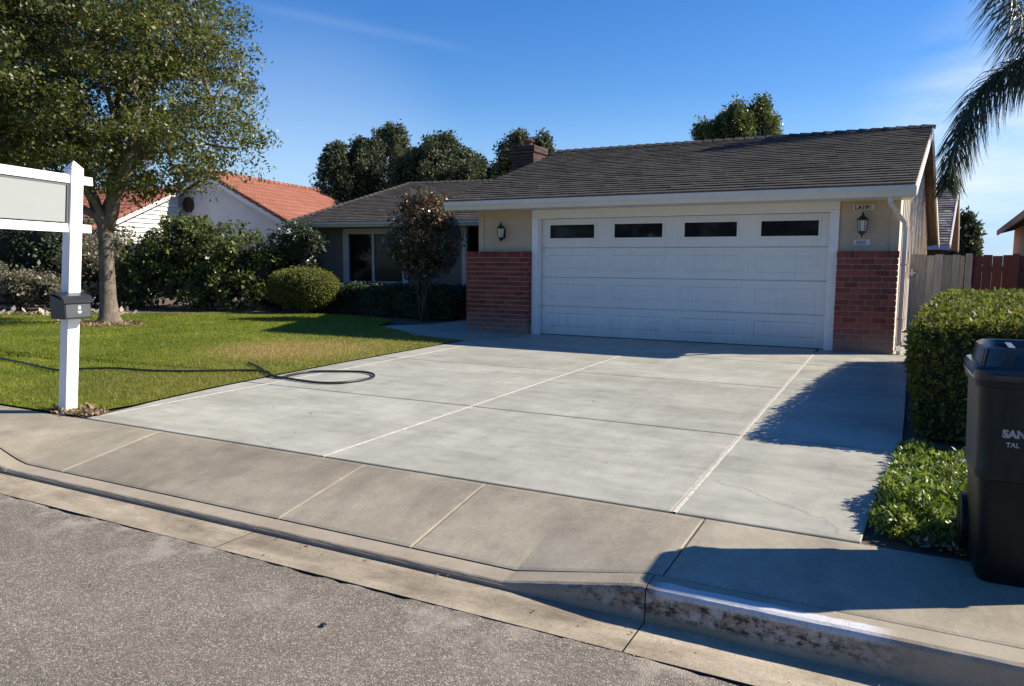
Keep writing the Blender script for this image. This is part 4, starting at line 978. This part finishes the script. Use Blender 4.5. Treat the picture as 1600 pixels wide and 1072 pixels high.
# ------------------------------------------------------------------ clay-tiled neighbour on the left
def tile_roof(EL, ER, RR, RL, name, parent, col=.24, row=.36):
    EL, ER, RR, RL = map(Vector, (EL, ER, RR, RL)); nrm = (ER-EL).cross(RL-EL).normalized()
    Lw = (ER-EL).length; H = (RL-EL).length; nc, nr_ = int(Lw/col)*6, int(H/row)*4
    V = []
    for j in range(nr_+1):
        for i in range(nc+1):
            u, v = i/nc, j/nr_; p = EL.lerp(ER, u).lerp(RL.lerp(RR, u), v); c_ = int(u*Lw/col); r_ = v*H/row; fr = (j % 4)/3 if j < nr_ else 1
            ph = (u*Lw/col) % 1; h = .055*abs(math.sin(pi*ph))**.7+.035*(1-fr)+.008*math.sin(c_*12.9+int(r_)*7.3); V.append(tuple(p+nrm*h))
    Fq = [(j*(nc+1)+i, j*(nc+1)+i+1, (j+1)*(nc+1)+i+1, (j+1)*(nc+1)+i) for j in range(nr_) for i in range(nc)]
    return V, Fq
nh = empty('tile_roof_house', (-15,10,0), 'white stucco house with orange clay tile roof behind the shrubs', 'house')
AP = Vector((-17.55,7.5,4.63)); Rb = Vector((-13.87,8.24,2.62)); wv = Vector((-.198,.98,0)); uu = Vector((.98,.198,0)); Lb = AP-uu*3.9+Vector((0,0,-2.1))
b = MB(); v_, f__ = tile_roof(Rb, Rb+wv*15, AP+wv*15, AP, '', nh); b.add(v_, f__)
v_, f__ = tile_roof(Lb+wv*15, Lb, AP, AP+wv*15, '', nh); b.add(v_, f__)
for p, q in ((AP+Vector((0,0,.05)), AP+wv*15+Vector((0,0,.05))), (Rb+Vector((0,0,.04)), AP+Vector((0,0,.04))), (Lb+Vector((0,0,.04)), AP+Vector((0,0,.04)))):
    n = int((q-p).length/.35); d = (q-p)/n
    for i in range(n): b.tube([p+d*i, p+d*(i+1.1)], [.10,.075], 8)
# front slope above the lit side wall
J = Vector((-18.41,7.33,4.05)); NB = Vector((-17.48,2.73,2.15)); 
v_, f__ = tile_roof(NB-uu*9, NB, J, J-uu*9, '', nh); b.add(v_, f__)
n = 14
for i in range(n): b.tube([NB.lerp(J,i/n)+Vector((0,0,.03)), NB.lerp(J,(i+1.1)/n)+Vector((0,0,.03))], [.10,.075], 8)
build('roof', b, M_tile, nh, smooth=False)
b = MB(); off = wv*.35
pA, pR, pL = AP+off-Vector((0,0,.16)), Rb+off-uu*.3-Vector((0,0,.05)), Lb+off+uu*.3-Vector((0,0,.05))
b.hexa([pR+Vector((0,0,-pR.z)), pL+Vector((0,0,-pL.z)), pL, pA, pR], [p+wv*.15 for p in (pR+Vector((0,0,-pR.z)), pL+Vector((0,0,-pL.z)), pL, pA, pR)])
e1 = Rb-uu*.35; b.hexa([(e1.x,e1.y,0),((e1+uu*.1).x,(e1+uu*.1).y,0),((e1+uu*.1+wv*14).x,(e1+uu*.1+wv*14).y,0),((e1+wv*14).x,(e1+wv*14).y,0)], [(e1.x,e1.y,2.6),((e1+uu*.1).x,(e1+uu*.1).y,2.6),((e1+uu*.1+wv*14).x,(e1+uu*.1+wv*14).y,2.6),((e1+wv*14).x,(e1+wv*14).y,2.6)])
build('wall', b, M_nwhite, nh)
b = MB()      # barge boards
b.beam(Rb+Vector((0,0,-.10)), AP+Vector((0,0,-.10)), .05, .2); b.beam(Lb+Vector((0,0,-.10)), AP+Vector((0,0,-.10)), .05, .2); b.beam(NB+Vector((0,0,-.10)), J+Vector((0,0,-.10)), .05, .18)
build('barge_board', b, M_white, nh)
b = MB()      # sunlit lap siding
z = 0
P0 = NB-uu*.25; P1 = J-uu*.25
while z < 3.95:
    t_ = max(0, (z+.05-NB.z+.1)/(J.z-NB.z)); a = P0.lerp(P1, min(1, t_)); a = Vector((a.x,a.y,z)); c = Vector((P1.x,P1.y,z)); h = .17
    b.add([a+uu*.055, c+uu*.055, c+Vector((0,0,h)), a+Vector((0,0,h)), a-uu*.08, c-uu*.08, c-uu*.08+Vector((0,0,h)), a-uu*.08+Vector((0,0,h))], [(0,1,2,3),(4,5,1,0),(5,4,7,6),(0,3,7,4)]); z += .165
b.hexa([(NB-uu*.2).xy.to_3d(), (NB-uu*8).xy.to_3d(), (NB-uu*8+wv*.15).xy.to_3d(), (NB-uu*.2+wv*.15).xy.to_3d()], [Vector((p.x,p.y,2.1)) for p in (NB-uu*.2, NB-uu*8, NB-uu*8+wv*.15, NB-uu*.2+wv*.15)])
build('lap_siding', b, simple('siding_paint', (.62,.60,.56), .7, var=.1), nh)
b = MB(); d = cam_ray(295,320); O = AP+off; t = (O-CAM).dot(wv)/d.dot(wv); P = CAM+d*t-wv*.03
for k, (r0, y) in enumerate(((.26,0),)):
    ring = [P+uu*(r0*math.cos(2*pi*i/20))+Vector((0,0,r0*1.15*math.sin(2*pi*i/20))) for i in range(20)]; b.hexa(ring, [p+wv*.06 for p in ring])
for i in range(6): z = -.2+i*.08; w_ = math.sqrt(max(.0,1-(z/.3)**2))*.22; b.beam(P-uu*w_+Vector((0,0,z))-wv*.01, P+uu*w_+Vector((0,0,z))-wv*.01, .03, .02)
build('gable_vent', b, M_twig, nh)

# ------------------------------------------------------------------ houses to the right
rh = empty('rear_house', (5,16,0), 'house with shake roof mottled pale to mimic glare seen past the garage side', 'house')
pe = ony(1483,383,14); pr = ony(1499,284,18); prl = ony(1455,284,18)
b = MB(); EL_ = Vector((pe.x-5,14,pe.z)); ER_ = pe.copy(); RR_ = pr.copy(); RL_ = Vector((pr.x-5.2,18,pr.z))
slab(b, [EL_,ER_,RR_,RL_], .06, 1); shingle_roof(b, EL_, ER_, RR_, RL_, .17, th=.035)
BR_ = Vector((pr.x+.35,22,pe.z)); slab(b, [BR_, Vector((EL_.x,22,pe.z)), RL_, RR_], .06, 1); build('roof', b, [M_shingle2, M_soffit], rh)
b = MB(); b.beam(ER_+Vector((.02,-.02,-.05)), RR_+Vector((.02,0,-.03)), .04, .14); b.beam(RR_+Vector((.02,0,-.03)), BR_+Vector((.02,0,-.05)), .04, .14); b.box(EL_.x,ER_.x,13.9,14,pe.z-.14,pe.z+.0); build('barge_board', b, M_white, rh)
b = MB(); x1 = ER_.x-.05; b.add([(x1-4.5,14.4,0),(x1,14.4,0),(x1+.12,18,0),(x1+.25,21.6,0),(x1-4.5,14.4,pe.z),(x1,14.4,pe.z),(x1+.12,18,pr.z-.2),(x1+.25,21.6,pe.z)], [(0,1,5,4),(1,2,6,5),(2,3,7,6)]); build('wall', b, mat_stucco('brown_stucco', (.32,.20,.14)), rh)

nr2 = empty('right_house', (11,11,0), 'beige house with dark brown eave at the right frame edge', 'house')
e0 = Vector((8.04,5.7,2.4)); e1 = Vector((8.70,16.5,2.4)); up_ = Vector((3.5,0,1.5))
b = MB(); slab(b, [e1, e0, e0+up_, e1+up_], .08, 1); shingle_roof(b, e1, e0, e0+up_, e1+up_, .2); slab(b, [e0+up_*2-Vector((0,0,3)), e1+up_*2-Vector((0,0,3)), e1+up_, e0+up_], .08, 1); build('roof', b, [M_shingle, M_soffit], nr2)
b = MB(); b.beam(e0+Vector((0,0,-.06)), e1+Vector((0,0,-.06)), .04, .16); b.beam(e0+Vector((0,0,-.06)), e0+up_+Vector((0,0,-.06)), .04, .16)
for i in range(12): p = e0.lerp(e1, (i+.5)/12); b.beam(p+Vector((.02,0,-.06)), p+Vector((.6,0,.1)), .06, .1)
build('fascia', b, simple('brown_paint', (.09,.06,.045), .6, var=.15), nr2)
b = MB(); b.hexa([(8.6,6.2,0),(14,6.2,0),(14,16,0),(9.1,16,0)], [(8.6,6.2,2.55),(14,6.2,2.55),(14,16,2.55),(9.1,16,2.55)]); build('wall', b, mat_stucco('beige_stucco', (.45,.34,.24)), nr2)

# ------------------------------------------------------------------ gate and fence
def boards(b, p, q, h, bw=.14, gap=.006, th=.02, jag=.02):
    p = Vector(p); q = Vector(q); Ln = (q-p).length; d = (q-p)/Ln; n_ = d.cross(Vector((0,0,1))); x = 0
    while x < Ln-.03:
        w_ = min(bw*random.uniform(.93,1.05), Ln-x)-gap; a = p+d*x; c = a+d*w_; o_ = n_*random.uniform(0,.006); hh = h+random.uniform(-jag,jag)
        b.hexa([a+o_, c+o_, c+o_-n_*th, a+o_-n_*th], [v+Vector((0,0,hh-v.z)) for v in (a+o_, c+o_, c+o_-n_*th, a+o_-n_*th)]); x += w_+gap
gt = empty('wooden_gate', (6.4,2.05,0), 'weathered grey wooden gate between the garage and fence', 'gate')
b = MB(); boards(b, (6.0,2.0,.04), (6.80,2.04,.04), 1.47, .125); build('board_panel', b, M_gatewood, gt)
b = MB(); b.beam((6.0,2.06,.35),(6.8,2.1,.35),.04,.09); b.beam((6.0,2.06,1.2),(6.8,2.1,1.2),.04,.09); b.beam((6.0,2.06,.35),(6.8,2.1,1.2),.04,.09); build('brace', b, M_gatewood, gt)
b = MB(); b.box(6.015,6.05,1.965,1.985,1.12,1.24); b.box(6.0,6.09,1.955,1.97,1.16,1.185); build('latch', b, simple('galvanised', (.5,.5,.5), .35, metal=.9), gt)
b = MB(); b.bbox(6.81,6.90,1.98,2.07,-.05,1.50); build('gate_post', b, M_gatewood, gt)
fc = empty('redwood_fence', (8,2.2,0), 'dark reddish brown board fence right of the grey gate', 'fence')
b = MB(); boards(b, (6.91,2.04,.02), (10.5,2.3,.02), 1.47, .14, jag=.012); build('board_panel', b, M_redwood, fc)
for x in (7.45,8.9,10.3): b = MB(); b.bbox(x,x+.09,1.90+.07*(x-6.9),1.985+.07*(x-6.9),-.05,1.50); build('post', b, M_redwood, fc)
b = MB(); b.beam((6.91,2.09,.3),(10.5,2.35,.3),.04,.09); b.beam((6.91,2.09,1.25),(10.5,2.35,1.25),.04,.09); build('rail', b, M_redwood, fc)

# ------------------------------------------------------------------ palm
PB = Vector((8.45,4.8,0)); pal = empty('palm_tree', PB, 'palm tree with drooping feathery fronds at the upper right', 'palm')
b = MB(); n = 24; b.tube([PB+Vector((.55*(i/n)**1.5,2.1*(i/n)**2,-.05+5.65*i/n)) for i in range(n+1)], [(.15+.012*(i%2)) if i > 1 else .24 for i in range(n+1)], 12); build('trunk', b, M_bark, pal, smooth=True)
def frond(pts, wid, n=95, hang=.8, sd_=0):
    P = [Vector(p) for p in pts]
    def at(t):
        k = t*(len(P)-1); i = min(len(P)-2, int(k)); f = k-i
        p0, p1, p2, p3 = P[max(0,i-1)], P[i], P[i+1], P[min(len(P)-1,i+2)]
        return .5*((2*p1)+(p2-p0)*f+(2*p0-5*p1+4*p2-p3)*f*f+(3*p1-p0-3*p2+p3)*f**3)
    V = []; Fc = []
    for k in range(n):
        t = .1+.9*k/n; c = at(t); d = (at(min(1,t+.01))-at(t-.01)).normalized(); s = d.cross(Vector((0,0,1)))
        s = s.normalized() if s.length > .1 else Vector((1,0,0)); s3 = d.cross(s)
        for sg in (-1,1):
            for rep in range(3):
                Ln = wid*(math.sin(pi*min(1,.12+t*.85))**.6)*random.uniform(.8,1.1)
                ph = random.uniform(-.9,.9); dr = ((s*math.cos(ph)*sg+s3*math.sin(ph)*1.2)*.8+d*.35+Vector((0,0,-hang*random.uniform(.35,.8)))).normalized(); m = c+dr*Ln*.55; e = c+dr*Ln+Vector((0,0,-.28*Ln))
                w_ = dr.cross(Vector((random.uniform(-1,1),random.uniform(-1,1),.4))).normalized()*(.014 if hang < .9 else .009); i0 = len(V)
                V += [c-w_, c+w_, m+w_*1.2, m-w_*1.2, e+w_*.15, e-w_*.15]; Fc += [(i0,i0+1,i0+2,i0+3),(i0+3,i0+2,i0+4,i0+5)]
    bb = MB(); bb.add(V, Fc); bb.tube([at(i/20) for i in range(21)], [.028*(1-.85*i/20) for i in range(21)], 6); build('frond', bb, L_palm, pal)
Y_ = 6.7; c0 = PB+Vector((.55,2.1,5.6))
def PT(px, py, y=Y_): return ony(px, py, y)
frond([c0, PT(1640,78), PT(1590,95), PT(1545,130), PT(1510,185), PT(1488,245), PT(1480,292)], 1.0, 150, 1.25)
frond([c0, PT(1650,62, 6.6), PT(1612,40, 6.5), PT(1586,0, 6.4), PT(1572,-50, 6.3), PT(1590,-110,6.3)], .95, 120, 1.1)
for k in range(7):
    a = R(-75+k*27); L_ = 1.3; d = Vector((math.cos(a), math.sin(a), 0))
    if d.x < -.3: d = Vector((.1, d.y, 0)).normalized()
    frond([c0, c0+d*.7+Vector((0,0,.55)), c0+d*1.5+Vector((0,0,.65)), c0+d*2.2+Vector((0,0,.2)), c0+d*2.6+Vector((0,0,-.6))], .5, 45, .6)

# ------------------------------------------------------------------ sign post with rails, panel and flyer box
sp = empty('sign_post', (-.62,-8.44,0), 'white vinyl sign post with rails and blank grey panel beside the driveway', 'sign')
pb = Vector((-.625,-8.45,-.03)); pt = Vector((-.46,-8.37,2.085)); hw = .053
def ringp(c, h): return [c+Vector((x*h,y*h,0)) for x, y in ((-1,-1),(1,-1),(1,1),(-1,1))]
b = MB(); b.hexa(ringp(pb,hw), ringp(pt,hw)); b.add(ringp(pt+Vector((0,0,.002)),hw*1.06)+[pt+Vector((0,0,.075))], [(0,1,4),(1,2,4),(2,3,4),(3,0,4),(3,2,1,0)]); build('post', b, M_post, sp, bevel=.004)
dS = Vector((.29,-.956,0)).normalized()
def onpost(z): return pb.lerp(pt, (z-pb.z)/(pt.z-pb.z))
for z, hgt in ((2.005-.005,.072),(1.592,.072)):
    c = onpost(z); b = MB(); b.beam(c-dS*.20, c+dS*1.9, .036, hgt); build('rail', b, M_post, sp, bevel=.003)
c1, c2 = onpost(1.95), onpost(1.64)
b = MB(); s0 = .075
b.hexa([c2+dS*(s0+.02)-dS.cross(Vector((0,0,1)))*.008, c2+dS*1.75-dS.cross(Vector((0,0,1)))*.008, c2+dS*1.75+dS.cross(Vector((0,0,1)))*.008, c2+dS*(s0+.02)+dS.cross(Vector((0,0,1)))*.008],
       [c1+dS*(s0+.02)-dS.cross(Vector((0,0,1)))*.008, c1+dS*1.75-dS.cross(Vector((0,0,1)))*.008, c1+dS*1.75+dS.cross(Vector((0,0,1)))*.008, c1+dS*(s0+.02)+dS.cross(Vector((0,0,1)))*.008])
build('panel', b, simple('panel_grey', (.28,.30,.29), .85, var=.03, scale=3), sp)
b = MB(); b.beam(c2+dS*(s0+.005), c1+dS*(s0+.005), .02, .03); b.beam(c1+dS*s0+Vector((0,0,.004)), c1+dS*1.78+Vector((0,0,.004)), .02, .02); build('panel_frame', b, simple('dark_frame', (.12,.12,.12), .5), sp)
# flyer box hangs on the post
fb = empty('flyer_box', (-.5,-8.45,.82), 'black plastic flyer box with sloped lid on the white sign post', 'flyer box')
xf, xb_ = -.395, -.515+.0
yb0, yb1 = -8.565,-8.33
prof = [(xb_,.825),(xf,.825),(xf,.99),(xf-.02,.995),(xb_,1.035)]
b = MB(); 
b.hexa([(x,yb0,z) for x, z in [(xb_-.075,.825),(xf,.825),(xf,.985),(xb_-.075,1.03)]], [(x,yb1,z) for x, z in [(xb_-.075,.825),(xf,.825),(xf,.985),(xb_-.075,1.03)]])
M_box = simple('black_plastic', (.018,.02,.024), .38, var=.2, scale=20)
build('body', b, M_box, fb, bevel=.004)
b = MB(); lp = [(xb_-.085,1.045),(xb_+.0,1.05),(xf-.02,1.02),(xf+.018,.985),(xf+.018,.96),(xf+.006,.96),(xf+.002,.985),(xf-.03,1.008),(xb_,1.035),(xb_-.085,1.032)]
b.hexa([(x,yb0-.01,z) for x, z in lp], [(x,yb1+.01,z) for x, z in lp]); build('lid', b, M_box, fb)
b = MB(); b.box(xf,xf+.004,yb0+.012,yb1-.012,.84,.955); fp = build('front_plate', b, simple('grey_plate', (.075,.08,.088), .35, var=.1), fb)
b = MB(); yc = (yb0+yb1)/2+.01
b.box(xf+.0045,xf+.006,yc-.012,yc+.012,.905,.930); b.box(xf+.0045,xf+.006,yc-.018,yc+.018,.885,.892); b.box(xf+.0045,xf+.006,yc-.014,yc+.014,.873,.880); b.box(xf+.0045,xf+.006,yc-.005,yc+.008,.93,.938)
build('emblem', b, simple('emblem_white', (.6,.62,.62), .5), fp)

# ------------------------------------------------------------------ trash cart
tcr = empty('trash_cart', (6.5,-8.5,0), 'tall black green plastic trash cart with wheels on the sidewalk', 'trash cart')
M_cart = simple('cart_plastic', (.005,.008,.009), .45, spec=.25, var=.6, scale=7, stretch=(3,3,.6), bump=.12, bscale=70); M_cart2 = simple('cart_upper', (.008,.014,.014), .42, spec=.3, var=.6, scale=7, stretch=(3,3,.6), bump=.12, bscale=70)
ang = R(1.5); cc_ = Vector((6.37,-8.59,0))
def rr_(hx, hy, z, r=.06, seg=5):
    pts = []; hy = hy*.53; hx = hx*.70
    for sx, sy, a0 in ((1,1,0),(-1,1,90),(-1,-1,180),(1,-1,270)):
        for k in range(seg+1):
            a = R(a0+90*k/seg); pts.append((sx*(hx-r)+r*math.cos(a), sy*(hy-r)+r*math.sin(a)))
    c_, s_ = math.cos(ang), math.sin(ang)
    return [(cc_.x+x*c_-y*s_, cc_.y+x*s_+y*c_, z) for x, y in pts]
def loft(b, rings, cap=True):
    n = len(rings[0]); vs = sum(rings, []); fs = [(i*n+k, i*n+(k+1)%n, (i+1)*n+(k+1)%n, (i+1)*n+k) for i in range(len(rings)-1) for k in range(n)]
    if cap: fs += [tuple(range(n-1,-1,-1)), tuple((len(rings)-1)*n+k for k in range(n))]
    b.add(vs, fs)
b = MB(); loft(b, [rr_(.335,.355,0,.05), rr_(.355,.375,.03,.06), rr_(.375,.40,.40,.06), rr_(.378,.403,.448,.06)])
build('lower_body', b, M_cart, tcr, smooth='auto')
b = MB(); loft(b, [rr_(.375,.40,.44,.06), rr_(.398,.42,.448,.06), rr_(.40,.422,.47,.06), rr_(.392,.418,.49,.06), rr_(.405,.432,.80,.06), rr_(.408,.435,.83,.06), rr_(.425,.45,.835,.06), rr_(.428,.453,.885,.06)])
build('upper_body', b, M_cart2, tcr, smooth='auto')
b = MB(); loft(b, [rr_(.436,.462,.862,.07), rr_(.438,.464,.90,.07), rr_(.425,.45,.915,.07)])
loft(b, [rr_(.40,.42,.915,.07), rr_(.385,.40,.985,.08), rr_(.36,.38,.995,.08), rr_(.345,.36,.992,.08), rr_(.33,.345,.955,.08)])
for sx in (-.15,.0,.15):
    x, y = cc_.x+sx, cc_.y-.15; b.hexa([(x-.02,y-.09,.912),(x+.02,y-.09,.912),(x+.02,y+.3,.912),(x-.02,y+.3,.912)], [(x-.012,y-.07,.965),(x+.012,y-.07,.965),(x+.012,y+.3,.985),(x-.012,y+.3,.985)])
build('lid', b, simple('lid_plastic', (.012,.018,.02), .16, spec=.6), tcr, smooth='auto')
b = MB(); b.tube([(6.15,-8.33,.93),(6.62,-8.33,.93)], .016, 8); b.tube([(6.17,-8.38,.9),(6.17,-8.33,.93)], .014, 6); b.tube([(6.6,-8.38,.9),(6.6,-8.33,.93)], .014, 6); build('handle', b, M_cart, tcr, smooth=True)
for sx in (-1,1):
    x = cc_.x+sx*.266; b = MB()
    def wheel(b, x0, x1, r, y, z, n=24, mi=0):
        b.hexa([(x0,y+r*math.cos(2*pi*k/n),z+r*math.sin(2*pi*k/n)) for k in range(n)], [(x1,y+r*math.cos(2*pi*k/n),z+r*math.sin(2*pi*k/n)) for k in range(n)], mi)
    wheel(b, x-.016, x+.016, .135, -8.40, .135); wheel(b, x-.02, x+.02, .07, -8.40, .135); build('wheel', b, M_cart, tcr, bevel=.006)
b = MB(); b.tube([(cc_.x-.27,-8.40,.135),(cc_.x+.27,-8.40,.135)], .012, 8); build('axle', b, M_dark, tcr)
yf = cc_.y-.2265; M_print = simple('white_print', (.30,.32,.34), .8, var=.7, scale=120)
text('lettering', 'SAN', .043, (6.182,yf-.004,.632), (1,.026,0), (0,-.03,1), M_print, tcr, .0015, .0025)
text('lettering', 'TAL', .026, (6.197,yf-.002,.592), (1,.026,0), (0,-.03,1), M_print, tcr, .0015, .001)
b = MB(); b.box(6.28,6.5,-8.805,-8.78,.36,.385); build('grab_bar', b, M_cart2, tcr)

# ------------------------------------------------------------------ hose, debris
n = 260; gx = rng.uniform(-4,7.5,n); gy = -9.52-rng.uniform(0,1,n)**1.6*.33; V, Fq = leaf_mesh(np.c_[gx,gy,np.full(n,-.141)], .014, .7, 2.0); V[:,2] = np.clip(V[:,2], -.1435, -.134)
build_np('gutter_grit', V, Fq, simple('grit', (.20,.15,.10), .9, var=.5, scale=30), kind='stuff', label='dry leaf bits and grit lying in the gutter', cat='litter')
n = 90; gx = rng.uniform(-3,6.4,n); gy = rng.uniform(-8.4,-.5,n); k = (gx > -.5) | (rng.uniform(0,1,n) < .3); V, Fq = leaf_mesh(np.c_[gx[k],gy[k],np.full(k.sum(),.006)], .022, .6, 2.0); V[:,2] = np.clip(V[:,2], .0045, .012)
build_np('fallen_leaves', V, Fq, simple('dry_leaf', (.22,.15,.08), .9, var=.5, scale=30), kind='stuff', label='few small dry leaves scattered over the concrete driveway', cat='leaves')

hp = [(-20,560),(40,572),(90,583),(120,581),(180,580),(240,584),(300,584.5),(360,583.5),(405,584),(425,590),(445,593),(470,597),(500,600.5),(530,600.5),(560,597),(582,592),(583,587),(568,583.5),(540,582.5),(505,582.5),(480,583.5),(455,588),(440,592),(428,591),(416,586),(404,578),(388,571)]
pts = [onz(px, py, 0) for px, py in hp]
def smooth_path(P, k=6):
    o = []
    for i in range(len(P)-1):
        p0, p1, p2, p3 = P[max(0,i-1)], P[i], P[i+1], P[min(len(P)-1,i+2)]
        for q in range(k):
            f = q/k; o.append(.5*((2*p1)+(p2-p0)*f+(2*p0-5*p1+4*p2-p3)*f*f+(3*p1-p0-3*p2+p3)*f**3))
    return o+[P[-1]]
sp_ = smooth_path(pts)
for i, p in enumerate(sp_): p.z = .018 + (.018 if p.x < left_edge(p.y) else 0) + (.012 if 23*6 < i < 24*6 else 0)
b = MB(); b.tube(sp_, .0135, 8); build('garden_hose', b, simple('hose_rubber', (.012,.012,.012), .45), label='black garden hose looped on the driveway and lawn', cat='hose', smooth=True)
p = onz(505,976,-.13); b = MB(); b.lathe((p.x,p.y,-.135), [(.006,0),(.014,.003),(.011,.008),(.004,.011)], 7); build('leaf_scrap', b, M_dark, label='small dark leaf lying on the asphalt', cat='leaf_scrap')  # small rounded solid stands for a dark leaf

for o in bpy.data.objects:
    if '_w' in o.keys(): del o['_w']
